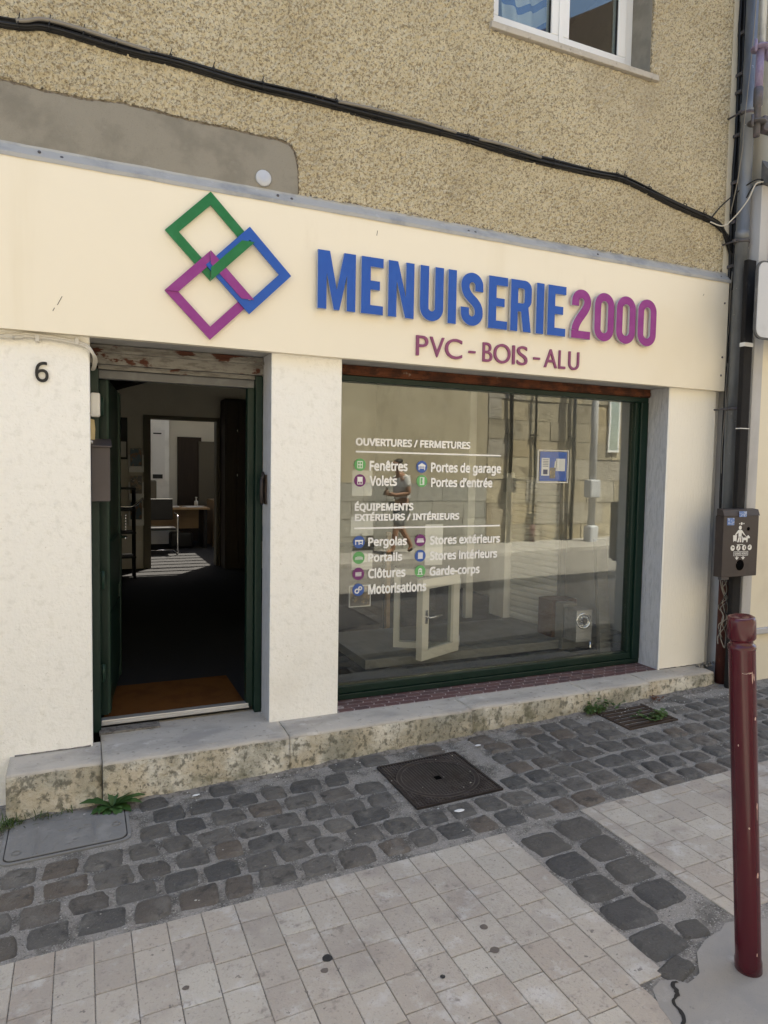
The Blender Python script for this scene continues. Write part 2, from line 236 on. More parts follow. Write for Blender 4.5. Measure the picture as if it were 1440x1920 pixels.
# ------------------------------------------------------------------ mesh helpers
class MB:
    def __init__(s): s.v = []; s.f = []; s.m = []; s.sm = []
    def add(s, vs, fs, mi=0, sm=False):
        o = len(s.v); s.v += [tuple(v) for v in vs]
        for f in fs: s.f.append(tuple(o + i for i in f)); s.m.append(mi); s.sm.append(sm)
        return s
    def box(s, x0, x1, y0, y1, z0, z1, mi=0, bev=0.0):
        if bev <= 0:
            vs = [(x, y, z) for x in (x0, x1) for y in (y0, y1) for z in (z0, z1)]
            return s.add(vs, [(0, 1, 3, 2), (4, 6, 7, 5), (0, 4, 5, 1), (2, 3, 7, 6), (0, 2, 6, 4), (1, 5, 7, 3)], mi)
        bm = bmesh.new(); bmesh.ops.create_cube(bm, size=1)
        for v in bm.verts: v.co = Vector(((x0 + x1) / 2 + v.co.x * (x1 - x0), (y0 + y1) / 2 + v.co.y * (y1 - y0), (z0 + z1) / 2 + v.co.z * (z1 - z0)))
        bmesh.ops.bevel(bm, geom=list(bm.edges), offset=bev, segments=2, affect='EDGES', profile=.5)
        s.bm(bm, mi); return s
    def bm(s, bm, mi=0, sm=False, mat=None):
        bm.verts.index_update()
        s.add([(mat @ v.co) if mat else v.co for v in bm.verts], [[v.index for v in f.verts] for f in bm.faces], mi, sm); bm.free(); return s
    def mesh(s, me, mi=0, fn=None, sm=False):
        s.add([fn(v.co) if fn else tuple(v.co) for v in me.vertices], [tuple(p.vertices) for p in me.polygons], mi, sm); return s
    def obox(s, c, ax, ay, az, hx, hy, hz, mi=0):
        c = Vector(c); ax, ay, az = Vector(ax), Vector(ay), Vector(az)
        vs = [c + ax * (i * hx) + ay * (j * hy) + az * (k * hz) for i in (-1, 1) for j in (-1, 1) for k in (-1, 1)]
        return s.add(vs, [(0, 1, 3, 2), (4, 6, 7, 5), (0, 4, 5, 1), (2, 3, 7, 6), (0, 2, 6, 4), (1, 5, 7, 3)], mi)
    def prism(s, poly, a, b, axis='y', mi=0, cap2=None):
        n = len(poly)
        def P(p, t): return {'y': (p[0], t, p[1]), 'z': (p[0], p[1], t), 'x': (t, p[0], p[1])}[axis]
        vs = [P(p, a) for p in poly] + [P(p, b) for p in poly]
        s.add(vs, [tuple(range(n))], mi); s.f.append(tuple(len(s.v) - 1 - i for i in range(n))); s.m.append(mi if cap2 is None else cap2); s.sm.append(False)
        o = len(s.v) - 2 * n
        for i in range(n):
            j = (i + 1) % n; s.f.append((o + i, o + n + i, o + n + j, o + j)); s.m.append(mi); s.sm.append(False)
        return s
    def tube(s, pts, r, n=8, mi=0, closed=False, caps=True):
        pts = [Vector(p) for p in pts]; rs = r if isinstance(r, (list, tuple)) else [r] * len(pts)
        rings = []; up = None
        for i, p in enumerate(pts):
            a = pts[i - 1] if (i > 0 or closed) else p; b = pts[(i + 1) % len(pts)] if (i < len(pts) - 1 or closed) else p
            t = (b - a).normalized()
            if up is None: up = Vector((0, 0, 1)) if abs(t.z) < .9 else Vector((1, 0, 0))
            x = t.cross(up).normalized(); y = x.cross(t).normalized(); up = y
            rings.append([p + (x * cos(2 * pi * k / n) + y * sin(2 * pi * k / n)) * rs[i] for k in range(n)])
        o = len(s.v); fs = []
        m = len(rings)
        for i in range(m if closed else m - 1):
            j = (i + 1) % m
            for k in range(n): k2 = (k + 1) % n; fs.append((i * n + k, i * n + k2, j * n + k2, j * n + k))
        if caps and not closed: fs += [tuple(range(n - 1, -1, -1)), tuple((m - 1) * n + k for k in range(n))]
        return s.add([q for rg in rings for q in rg], fs, mi, True)
    def lathe(s, prof, c, n=24, mi=0, axis=None, sm=True):
        c = Vector(c); az = Vector(axis or (0, 0, 1)).normalized(); ax = az.orthogonal().normalized(); ay = az.cross(ax)
        vs = []; fs = []
        for (r, h) in prof: vs += [c + az * h + (ax * cos(2 * pi * k / n) + ay * sin(2 * pi * k / n)) * r for k in range(n)]
        for i in range(len(prof) - 1):
            for k in range(n): k2 = (k + 1) % n; fs.append((i * n + k, i * n + k2, (i + 1) * n + k2, (i + 1) * n + k))
        fs.append(tuple(range(n - 1, -1, -1))); fs.append(tuple((len(prof) - 1) * n + k for k in range(n)))
        return s.add(vs, fs, mi, sm)
    def quad(s, a, b, c, d, mi=0): return s.add([a, b, c, d], [(0, 1, 2, 3)], mi)
    def build(s, name, mats, parent=None, loc=None, bevel=0, weld=False):
        org = Vector((0, 0, 0))
        if parent is not None: org = worg(parent)
        if loc is not None: base = Vector(loc)
        else: base = org
        me = bpy.data.meshes.new(name); me.from_pydata([tuple(Vector(v) - base) for v in s.v], [], s.f); me.validate()
        for m in (mats if isinstance(mats, (list, tuple)) else [mats]): me.materials.append(m)
        if len(me.polygons) == len(s.m):
            me.polygons.foreach_set('material_index', s.m); me.polygons.foreach_set('use_smooth', s.sm)
        bm = bmesh.new(); bm.from_mesh(me)
        if weld: bmesh.ops.remove_doubles(bm, verts=bm.verts, dist=1e-5)
        bmesh.ops.recalc_face_normals(bm, faces=bm.faces); bm.to_mesh(me); bm.free(); me.update()
        o = bpy.data.objects.new(name, me); C.objects.link(o)
        if parent is not None: o.parent = parent
        o.location = base - org
        if bevel:
            b = o.modifiers.new("bevel", 'BEVEL'); b.width = bevel; b.segments = 2; b.limit_method = 'ANGLE'; b.angle_limit = radians(40)
        return o
def worg(o):
    v = Vector((0, 0, 0))
    while o is not None: v = v + o.location; o = o.parent
    return v
def tag(o, label=None, cat=None, group=None, kind=None):
    if label: o['label'] = label
    if cat: o['category'] = cat
    if group: o['group'] = group
    if kind: o['kind'] = kind
    return o
def thing(name, label, cat, loc=(0, 0, 0), group=None):
    o = bpy.data.objects.new(name, None); C.objects.link(o); o.location = loc; o.empty_display_size = .1
    return tag(o, label, cat, group)
def struct(name, mb, mats, **k):
    o = mb.build(name, mats, **k); o['kind'] = 'structure'; return o
def baked(o):
    dg = bpy.context.evaluated_depsgraph_get(); dg.update()
    me = bpy.data.meshes.new_from_object(o.evaluated_get(dg)); return me
def curve_mesh(contours, depth, bevel=0.0):
    c = bpy.data.curves.new("outline", 'CURVE'); c.dimensions = '2D'; c.fill_mode = 'BOTH'; c.extrude = depth / 2; c.bevel_depth = bevel; c.bevel_resolution = 0
    for ct in contours:
        sp = c.splines.new('POLY'); sp.points.add(len(ct) - 1); sp.use_cyclic_u = True
        for p, q in zip(sp.points, ct): p.co = (q[0], q[1], 0, 1)
    o = bpy.data.objects.new("outline", c); C.objects.link(o); me = baked(o); bpy.data.objects.remove(o); bpy.data.curves.remove(c); return me
import os
FONT = None
try:
    _fp = os.path.join(bpy.utils.system_resource('DATAFILES', path='fonts'), 'NotoSansHebrew-Regular.woff2')   # a sans serif shipped with Blender
    if os.path.exists(_fp): FONT = bpy.data.fonts.load(_fp)
except Exception: FONT = None
def text_raw(s, ext, off, plain=False):
    c = bpy.data.curves.new("text", 'FONT'); c.body = s
    if FONT and not plain: c.font = FONT
    c.size = 1; c.extrude = ext; c.offset = off; c.resolution_u = 6
    o = bpy.data.objects.new("text", c); C.objects.link(o); me = baked(o); bpy.data.objects.remove(o); bpy.data.curves.remove(c); return me
_cap = {}
def text_into(mb, s, x0, x1, z0, cap, y, thick=.001, off=0.0, mi=0, dz=0.0, plain=False):
    """letters of s between x0 and x1, baseline z0, capital height cap, front at y facing -Y; off thickens the strokes (in em);
    dz: baseline rise to the right"""
    if plain not in _cap:
        hm = text_raw("H", 0, 0, plain); zs = [v.co.y for v in hm.vertices]; _cap[plain] = max(zs) - min(zs); bpy.data.meshes.remove(hm)
    h = _cap[plain]
    me = text_raw(s, .01, 0, plain); xs = [v.co.x for v in me.vertices]; a, b = min(xs) - off, max(xs) + off
    k = (x1 - x0) / (b - a); kz = cap / (h + 2 * off)
    for j in range(13 if off else 1):
        ca, sa = (off * cos(2 * pi * j / 12), off * sin(2 * pi * j / 12)) if j < 12 and off else (0, 0)
        mb.mesh(me, mi, lambda co: (x0 + (co.x + ca - a) * k, y + (thick / 2) * (1 - co.z / .01) + j * .00002, z0 + (co.y + off + sa) * kz + dz * (co.x - a) / (b - a)))
    bpy.data.meshes.remove(me)

def spline(pts, n=8):
    P = [Vector(p) for p in pts]; out = []
    for i in range(len(P) - 1):
        p0 = P[max(i - 1, 0)]; p1 = P[i]; p2 = P[i + 1]; p3 = P[min(i + 2, len(P) - 1)]
        for k in range(n):
            t = k / n
            out.append(.5 * ((2 * p1) + (-p0 + p2) * t + (2 * p0 - 5 * p1 + 4 * p2 - p3) * t * t + (-p0 + 3 * p1 - 3 * p2 + p3) * t ** 3))
    out.append(P[-1]); return out

# ================================================================== THE SETTING: ground
mb = MB()
xs = [-90, -18, -6, 0, 6, 18, 90]
for i in range(6):
    a, b = xs[i], xs[i + 1]
    mb.quad((a, -70, zg(a) - .05), (b, -70, zg(b) - .05), (b, 60, zg(b) - .05), (a, 60, zg(a) - .05))
struct('ground', mb, m_ground, weld=True)
def sheet(name, x0, x1, y0, y1, dz, m, n=1):
    mb = MB(); mb.add([(x0, y0, zg(x0) + dz), (x1, y0, zg(x1) + dz), (x1, y1, zg(x1) + dz), (x0, y1, zg(x0) + dz)], [(0, 1, 2, 3)]); return struct(name, mb, m)
sheet('pavement_bed', -6, 14, -3.36, .0, -.005, m_bed)
sheet('road', -17, 17, -6.3, -3.5, -.012, m_asph)

# --- setts (dark rounded cobbles)
HOLES = [(1.495, 2.065, -.955, -.385), (3.215, 3.69, -.60, -.14), (-.37, .215, -.64, -.2)]
def sett(mb, cx, cy, hx, hy, h, mi=0, ang=0.0, seed=0, n=11):
    vs = []; fs = []; sk = .10 * sin(seed * 7); tp = .07 * sin(seed * 13); tl = sin(seed * 5); rc = .13 + .09 * (.5 + .5 * sin(seed * 3))
    for j in range(n + 1):
        for i in range(n + 1):
            u = -1 + 2 * i / n; v = -1 + 2 * j / n
            ru = u * math.sqrt(max(0, 1 - rc * v * v)); rv = v * math.sqrt(max(0, 1 - rc * u * u))
            e = max(abs(u), abs(v))
            nz = noise.noise(Vector((cx * 9 + ru * 1.1 + seed, cy * 9 + rv * 1.1, seed * .37)))
            nz2 = noise.noise(Vector((cx * 31 + ru * 2.6, cy * 31 + rv * 2.6, seed)))
            px = ru * hx * (1 + .07 * nz + .06 * nz2) + sk * rv * hy; py = rv * hy * (1 - .09 * nz + .05 * nz2) * (1 + tp * u)
            z = h * (1 - max(0, (e - .55) / .45) ** 2.0 * .9) + .0040 * nz + .0022 * nz2 + tl * u * .004
            if e > .99: z = -.014
            x = cx + px * cos(ang) - py * sin(ang); y = cy + px * sin(ang) + py * cos(ang)
            vs.append((x, y, zg(x) + z))
    for j in range(n):
        for i in range(n):
            a = j * (n + 1) + i; fs.append((a, a + 1, a + n + 2, a + n + 1))
    mb.add(vs, fs, mi, True)
mb = MB(); rnd = random.Random(3)
rows = [-.315, -.455, -.60, -.745, -.89, -1.035, -1.185]
for ri, ry in enumerate(rows):
    x = -3.0 + rnd.random() * .1
    while x < 8.5:
        wd = rnd.uniform(.135, .19); cx = x + wd / 2
        hx = wd / 2 - rnd.uniform(.000, .007); hy = .069 + rnd.uniform(-.005, .004)
        cy = ry + rnd.uniform(-.010, .010) + .012 * sin(cx * 1.7 + ri)
        ok = all(not (a - hx * .75 < cx < b + hx * .75 and c - hy * .7 < cy < d + hy * .7) for a, b, c, d in HOLES)
        if ok and not (cx > 3.0 and cy > -.37 and rnd.random() < .8) and not (cy > -.33 and rnd.random() < .3):
            sett(mb, cx, cy, hx, hy, rnd.uniform(.003, .012), 0, rnd.uniform(-.06, .06), rnd.random() * 50)
        x += wd + rnd.uniform(.004, .016)
struct('cobblestones', mb, m_cob)
mb = MB()
ly = [(-1.40, .089), (-1.578, .089), (-1.752, .087), (-1.925, .087), (-2.09, .080)]
for col, cx in ((0, 1.922), (1, 2.136)):
    for k, (cy, hy) in enumerate(ly):
        if col == 0: cy -= .045
        if k == 4 and col == 1: continue
        sett(mb, cx + rnd.uniform(-.006, .006) - .02 * (k / 4), cy, (.101 + rnd.uniform(-.005, .003)), hy - .003 + rnd.uniform(-.003, .003), .010, 0, rnd.uniform(-.05, .05), rnd.random() * 50, 10)
sett(mb, 1.845, -2.262, .075, .045, .006, 0, .25, 4.2, 10)
sett(mb, 2.06, -2.135, .062, .050, .006, 0, -.2, 9.2, 10)
struct('large_cobblestones', mb, m_cob2)

# --- paving slabs
PATCH = [(1.70, -2.30), (1.76, -2.275), (1.83, -2.325), (1.90, -2.31), (1.97, -2.235), (2.05, -2.20), (2.14, -2.19), (2.20, -2.16), (2.30, -2.19), (2.45, -2.24), (2.9, -2.36), (2.9, -3.34), (1.36, -3.34), (1.44, -3.05), (1.52, -2.78), (1.57, -2.60), (1.65, -2.44), (1.67, -2.36)]
def inpoly(x, y, P):
    c = False; j = len(P) - 1
    for i in range(len(P)):
        if (P[i][1] > y) != (P[j][1] > y) and x < (P[j][0] - P[i][0]) * (y - P[i][1]) / (P[j][1] - P[i][1]) + P[i][0]: c = not c
        j = i
    return c
def slab(mb, x0, x1, y0, y1, dz=0):
    g = .0014; b = .0022
    x0 += g; x1 -= g; y0 += g; y1 -= g
    if x1 - x0 < .02 or y1 - y0 < .02: return
    j = [rnd.uniform(-.0012, .0012) for _ in range(4)]
    P = [(x0, y0), (x1, y0), (x1, y1), (x0, y1)]; Q = [(x0 + b, y0 + b), (x1 - b, y0 + b), (x1 - b, y1 - b), (x0 + b, y1 - b)]
    vs = [(x, y, zg(x) - .014) for x, y in P] + [(x, y, zg(x) - .002 + j[i]) for i, (x, y) in enumerate(P)] + [(x, y, zg(x) + j[i]) for i, (x, y) in enumerate(Q)]
    fs = [(0, 1, 5, 4), (1, 2, 6, 5), (2, 3, 7, 6), (3, 0, 4, 7), (4, 5, 9, 8), (5, 6, 10, 9), (6, 7, 11, 10), (7, 4, 8, 11), (8, 9, 10, 11)]
    mb.add(vs, fs)
mb = MB(); x = .024 - .1275 * 20; ci = 0
while x < 1.80:
    x1 = min(x + .1275, 1.802); y = -1.287
    if x1 - x > .03:
        first = True
        while y > -3.34:
            ln = .125 if first else rnd.choice([.155, .155, .17, .14, .18, .06 if rnd.random() < .35 else .16]); first = False
            yb = max(y - ln, -3.35)
            cx, cy = (x + x1) / 2, (y + yb) / 2
            if not inpoly(cx + .02, cy - .02, PATCH): slab(mb, x, x1, yb, y)
            y = yb
    x = x1 + 1e-6
    if x >= 1.8: break
struct('paving_slabs', mb, m_pav)
mb = MB(); x = 2.262; first = True
while x < 13:
    wd = .072 if first else .152; x1 = x + wd; y = -1.262
    off = rnd.uniform(.06, .17); k = 0
    while y > -3.34:
        ln = .115 if k == 0 and first else (off if k == 0 else rnd.choice([.165, .18, .17, .15])); k += 1
        yb = max(y - ln, -3.35); cx, cy = (x + x1) / 2, (y + yb) / 2
        if not inpoly(cx, cy, PATCH): slab(mb, x, x1, yb, y)
        y = yb
    x = x1; first = False
struct('side_paving_slabs', mb, m_pav)
# concrete collar round the bollard
bm = bmesh.new(); top = []
for i, p in enumerate(PATCH):
    q = PATCH[(i + 1) % len(PATCH)]; n = max(1, int(math.dist(p, q) / .03))
    for k in range(n):
        t = k / n; xx = p[0] + (q[0] - p[0]) * t; yy = p[1] + (q[1] - p[1]) * t
        d = .012 * noise.noise(Vector((xx * 14, yy * 14, 3))) + .006 * noise.noise(Vector((xx * 50, yy * 50, 1)))
        top.append(bm.verts.new((xx + d, yy + d * .7, zg(xx) + .001)))
f = bm.faces.new(top); r = bmesh.ops.extrude_face_region(bm, geom=[f])
for v in r['geom']:
    if isinstance(v, bmesh.types.BMVert): v.co.z -= .02
bmesh.ops.triangulate(bm, faces=bm.faces)
mb = MB().bm(bm); struct('concrete_patch', mb, m_conc)
mb = MB(); pts = spline([(x, y, 0) for x, y in ((1.80, -2.305), (1.775, -2.315), (1.762, -2.345), (1.725, -2.365), (1.705, -2.42), (1.668, -2.455), (1.650, -2.53), (1.60, -2.60), (1.56, -2.75), (1.50, -2.95))], 6); vs = []
for i, p in enumerate(pts):
    d = (pts[min(i + 1, len(pts) - 1)] - pts[max(i - 1, 0)]).normalized(); wv = .006 + .005 * noise.noise(p * 40); nrm = Vector((-d.y, d.x, 0)); jx = .006 * noise.noise(p * 70 + Vector((3, 3, 3)))
    for sg in (1, -1): q_ = p + nrm * (sg * wv + jx); vs.append((q_.x, q_.y, zg(q_.x) + .0035))
mb.add(vs, [(2 * i, 2 * i + 1, 2 * i + 3, 2 * i + 2) for i in range(len(pts) - 1)]); struct('pavement_crack', mb, m_dark)
sheet('kerb_gutter', -17, 17, -3.5, -3.36, -.006, m_kerb)
# far kerb and pavement
mb = MB()
for i in range(-16, 16):
    a, b = i + .004, i + .996
    mb.add([(a, -6.42, zg(a) - .06), (b, -6.42, zg(b) - .06), (b, -6.28, zg(b) - .06), (a, -6.28, zg(a) - .06),
            (a, -6.42, zg(a) + .06), (b, -6.42, zg(b) + .06), (b, -6.295, zg(b) + .06), (a, -6.295, zg(a) + .06)],
           [(0, 1, 5, 4), (1, 2, 6, 5), (2, 3, 7, 6), (3, 0, 4, 7), (4, 5, 6, 7)])
struct('kerb', mb, m_kerb)
sheet('far_pavement', -17, 17, -7.7, -6.42, .055, m_walk)

# flat stains on the slabs
def blob(name, cx, cy, rx, ry, m, label, seed, dz=.0035, group=None):
    mb = MB(); n = 22; vs = [(cx, cy, zg(cx) + dz)]
    for k in range(n):
        a = 2 * pi * k / n; q = 1 + .18 * noise.noise(Vector((cos(a) * 1.6 + seed, sin(a) * 1.6, seed)))
        x, y = cx + rx * q * cos(a), cy + ry * q * sin(a); vs.append((x, y, zg(x) + dz - .002))
    mb.add(vs, [(0, 1 + k, 1 + (k + 1) % n) for k in range(n)]); o = mb.build(name, m, loc=(cx, cy, zg(cx)))
    return tag(o, label, 'stain', group)
blob('gum_spot', .773, -1.723, .018, .018, m_stain, 'large black chewing gum spot on a beige slab', 1)
blob('gum_spot', 1.10, -1.965, .009, .009, m_stain, 'small dark gum dot on the beige slabs nearer the edge', 2)
blob('damp_stain', .745, -1.775, .014, .012, m_stain2, 'faint brown drip stain beside the black gum spot', 3)
blob('damp_stain', 1.36, -1.81, .016, .014, m_stain2, 'round brown stain in the middle of the slabs, nearer the cobbles', 4)
blob('damp_stain', 1.33, -1.93, .018, .015, m_stain2, 'oval tan stain on the slabs left of the concrete patch', 5)
blob('damp_stain', .30, -1.66, .012, .010, m_stain2, 'small brown stain on the slabs at the lower left', 6)

# ================================================================== SHOP BUILDING
shop = thing('shop_building', 'old shop house with roughcast upper wall, cream ground floor and green joinery', 'building', (0, 0, 0))
ZT = 2.165
def wallpart(name, mb, mats, **k): return mb.build(name, mats, shop, **k)
def rounded_pillar(x0, x1, y1, z0, z1, r=.012):
    P = []
    for (cx, cy, a0) in ((x0 + r, r, 180), (x1 - r, r, 270)):
        for k in range(4): a = radians(a0 + 30 * k); P.append((cx + r * cos(a), cy + r * sin(a)))
    P += [(x1, y1), (x0, y1)]
    return MB().prism(P, z0, z1, 'z')
mb = rounded_pillar(-7, .041, .30, -.45, ZT, .01); wallpart('pillar', mb, m_wallwhite)
mb = rounded_pillar(1.0, 1.432, .19, -.005, ZT, .008)
mb2 = MB(); mb2.v, mb2.f, mb2.m, mb2.sm = mb.v, mb.f, mb.m, mb.sm
o = wallpart('pillar', mb2, [m_wallwhite, m_revealshade])
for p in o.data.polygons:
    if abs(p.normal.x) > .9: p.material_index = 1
# right pier with a splayed outer corner
P = [(4.062, .30), (4.062, .008), (4.070, 0), (4.545, 0), (4.575, .018), (4.635, .05), (4.635, .30)]
mb = MB().prism(P, -.02, ZT, 'z'); o = wallpart('pillar', mb, [m_pier, m_revealshade])
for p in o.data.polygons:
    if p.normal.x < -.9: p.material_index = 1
# soffit / lintel
mb = MB().box(-7, 4.62, .0, .30, ZT + .002, 2.9); wallpart('lintel', mb, m_soffit)
# upper wall with window hole
WX0, WX1, WZ0, WZ1 = 2.425, 3.742, 4.362, 5.62
mb = MB()
def panel(x0, x1, z0, z1): mb.box(x0, x1, .0, .34, z0, z1)
XR = 4.60
mb.box(-7, XR, 0, .34, 2.9, WZ0); mb.box(-7, WX0, 0, .34, WZ0, WZ1); mb.box(WX1, XR, 0, .34, WZ0, WZ1); mb.box(-7, XR, 0, .34, WZ1, 6.0)
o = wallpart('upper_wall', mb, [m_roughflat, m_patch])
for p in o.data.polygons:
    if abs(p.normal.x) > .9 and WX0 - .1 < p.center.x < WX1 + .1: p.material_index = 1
# smooth corner strip
mb = MB().box(4.545, 4.612, -.008, .06, 3.05, 6.0); wallpart('corner_strip', mb, m_neigh)
# cement patch above the sign, with a ragged edge
tp = [(-7, 3.345), (-.4, 3.352), (-.116, 3.340), (.05, 3.345), (.2, 3.362), (.39, 3.356), (.55, 3.348), (.754, 3.350), (.9, 3.343), (1.024, 3.346), (1.085, 3.335), (1.115, 3.305), (1.135, 3.25), (1.142, 3.18), (1.146, 3.05)]
fine = []
for a, b in zip(tp[:-1], tp[1:]):
    n = max(1, int(math.dist(a, b) / .012)) if a[0] > -1.5 else 3
    for k in range(n):
        t = k / n; q = (a[0] + (b[0] - a[0]) * t, a[1] + (b[1] - a[1]) * t); fine.append(q)
fine.append(tp[-1])
def rag(amp, sd): return [(x + amp * .6 * noise.noise(Vector((x * 30, z * 30, sd + 5))), z + amp * noise.noise(Vector((x * 22, z * 22, sd))) + amp * .7 * noise.noise(Vector((x * 80, z * 80, sd)))) for x, z in fine]
poly = [(-7, 3.05)] + rag(.006, 1)
mb = MB().prism(poly[::-1], -.007, -.0005, 'y'); wallpart('cement_patch', mb, m_patch)
lo = rag(.008, 3); poly = [(-7, 3.2)] + [(x + .010, z + .012) for x, z in lo]
mb = MB().prism(poly[::-1], -.0038, -.0003, 'y'); wallpart('patch_edge', mb, m_patchedge)
# the thrown roughcast itself: a relief of small clumps, stopping at the patch and at the window
def relief():
    x0, x1, z0, z1, st = -.42, 4.552, 3.07, 5.22, .0056
    nx, nz = int((x1 - x0) / st), int((z1 - z0) / st); idx = {}; vs = []; fs = []
    edge = [(x, z + .010 + .012 * noise.noise(Vector((x * 24, z * 24, 8)))) for x, z in fine]
    P_ = [(-7, 3.0)] + edge
    ins = []
    for j in range(nz + 1):
        z = z0 + j * st; row = []
        for i in range(nx + 1):
            x = x0 + i * st
            row.append((z < 3.40 and x < 1.2 and inpoly(x, z, P_)) or (WX0 - .004 < x < WX1 + .004 and z > WZ0 - .05 and z > 4.312))
        ins.append(row)
    def vert(i, j):
        k = j * (nx + 1) + i
        if k not in idx:
            x = x0 + i * st; z = z0 + j * st
            n1 = noise.noise(Vector((x * 66, z * 66, 1.7))); n2 = noise.noise(Vector((x * 118, z * 118, 4.2))); n3 = noise.noise(Vector((x * 6, z * 6, 9)))
            h = .004 + .016 * n1 + .010 * n2 + .002 * n3
            e = min(i, nx - i) / 3
            if e < 1: h *= e
            idx[k] = len(vs); vs.append((x + .0022 * n2, -.004 - max(-.0035, h), z + .0022 * n1))
        return idx[k]
    for j in range(nz):
        for i in range(nx):
            if ins[j][i] or ins[j][i + 1] or ins[j + 1][i] or ins[j + 1][i + 1]: continue
            fs.append((vert(i, j), vert(i + 1, j), vert(i + 1, j + 1), vert(i, j + 1)))
    mb = MB(); mb.add(vs, fs, 0, True); return mb
wallpart('roughcast', relief(), m_rough)
# thin line of cement over the flashing on the right
pl = []; xx = 1.14
while xx < 4.58: pl.append((xx, 3.088 + .012 * noise.noise(Vector((xx * 14, 0, 2))) + .006 * noise.noise(Vector((xx * 60, 0, 2))))); xx += .02
mb = MB().prism([(1.14, 3.04)] + [(4.58, 3.04)] + pl[::-1], -.0042, -.0004, 'y'); wallpart('cement_line', mb, m_patchedge)
# back shell (rooms behind the facade)
mb = MB()
wallpart('side_wall', MB().box(-7, -6.8, .34, 6.62, -.4, 6.0), m_iwall); wallpart('side_wall', MB().box(4.42, 4.62, .30, 10.2, -.4, 6.0), m_iwhite)
mb = MB().box(-.62, -.5, .30, 10.2, 0, 3.2); wallpart('inner_wall', mb, m_iwall)
mb = MB()
mb.prism([(-.5, 0), (.80, 0), (.80, 2.24), (1.88, 2.24), (1.88, 0), (4.42, 0), (4.42, 3.1), (-.5, 3.1)], 6.5, 6.62, 'y'); wallpart('rear_partition', mb, m_iwall)
mb = MB()
mb.box(.80, .90, 6.46, 6.66, 0, 2.24); mb.box(1.83, 1.88, 6.46, 6.66, 0, 2.24); mb.box(.90, 1.83, 6.46, 6.66, 2.19, 2.24)
wallpart('inner_doorframe', mb, m_trimwood)
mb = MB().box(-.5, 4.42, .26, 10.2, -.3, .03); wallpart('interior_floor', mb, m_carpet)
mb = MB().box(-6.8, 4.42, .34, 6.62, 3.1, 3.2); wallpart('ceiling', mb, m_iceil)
# rear room: unseen slatted rooflight, added for the floor sun patch, enlarged to brighten
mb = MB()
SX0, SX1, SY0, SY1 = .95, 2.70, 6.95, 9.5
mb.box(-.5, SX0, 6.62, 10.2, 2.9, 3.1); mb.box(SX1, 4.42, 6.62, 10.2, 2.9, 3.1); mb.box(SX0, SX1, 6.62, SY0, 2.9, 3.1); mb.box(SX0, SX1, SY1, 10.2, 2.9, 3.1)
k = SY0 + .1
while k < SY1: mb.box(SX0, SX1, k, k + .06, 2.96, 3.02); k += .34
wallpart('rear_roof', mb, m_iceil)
mb = MB().box(-.5, 4.42, 10.2, 10.4, -.3, 3.1); wallpart('rear_wall', mb, m_iwall)
mb = MB().box(2.75, 2.85, 7.6, 10.2, .03, 2.9); wallpart('rear_side_wall', mb, m_iwall)
# upstairs room
mb = MB(); mb.box(-6.8, 4.42, .34, 6.62, 3.9, 4.0); mb.box(1.9, 2.0, .34, 3.4, 4.0, 5.9); mb.box(2.0, 4.42, 3.4, 3.5, 4.0, 5.9); mb.box(-6.8, 4.42, .34, 6.62, 5.9, 6.0)
wallpart('upstairs_room', mb, m_iwall)
mb = MB().box(-6.8, 4.42, 6.5, 6.62, 3.2, 6.0); wallpart('back_wall', mb, m_iwall)
# roof with eaves
mb = MB()
mb.prism([(-.32, 6.0), (-.32, 6.06), (3.3, 8.3), (6.95, 6.06), (6.95, 6.0)], -7.2, 4.68, 'x'); wallpart('roof', mb, m_roof)
# gutter under the eaves
mb = MB().tube([(-7.2, -.37, 6.0), (4.68, -.37, 6.0)], .06, 10); wallpart('gutter', mb, m_zinc)

# --- stone step
step_seg = [(-.352, .078, -.232), (.082, 1.055, -.252), (1.059, 2.25, -.248), (2.254, 3.20, -.228), (3.204, 3.765, -.215), (3.769, 4.452, -.182)]
mbt = MB()
def stone(mb, x0, x1, yf, yb):
    n = max(6, int((x1 - x0) / .03)); r = .014
    prof = [(yf + .004, -.42), (yf, -.10), (yf + .001, -r), (yf + r * .35, -r * .35), (yf + r, 0), (yf + .09, .0), (yb, .0)]
    vs = []; fs = []; np_ = len(prof)
    for i in range(n + 1):
        x = x0 + (x1 - x0) * i / n
        for j, (y, z) in enumerate(prof):
            d = .006 * noise.noise(Vector((x * 9, z * 9, yf * 7))) + .003 * noise.noise(Vector((x * 40, z * 40, 1)))
            e = min(i, n - i); c = .006 if e == 0 and j in (2, 3, 4) else 0
            vs.append((x, y + (d if j < 5 else 0) + c, z + (.25 * d if j > 1 else 0) - c))
    for i in range(n):
        for j in range(np_ - 1): a = i * np_ + j; fs.append((a, a + 1, a + np_ + 1, a + np_))
    fs.append(tuple(range(np_))); fs.append(tuple(n * np_ + j for j in range(np_ - 1, -1, -1)))
    o = len(mb.f); mb.add(vs, fs, 0, True)
    for k in range(n):
        for j in range(np_ - 1):
            if j < 2: mb.m[o + k * (np_ - 1) + j] = 1
    for k in range(2): mb.m[o + n * (np_ - 1) + k] = 1; mb.sm[o + n * (np_ - 1) + k] = False
for k, (a, b, yf) in enumerate(step_seg):
    stone(mbt, a, b, yf, .26 if (k == 1) else (-.0 if k in (2, 3, 4) else .05))
stp = wallpart('stone_step', mbt, [m_step, m_stepf])
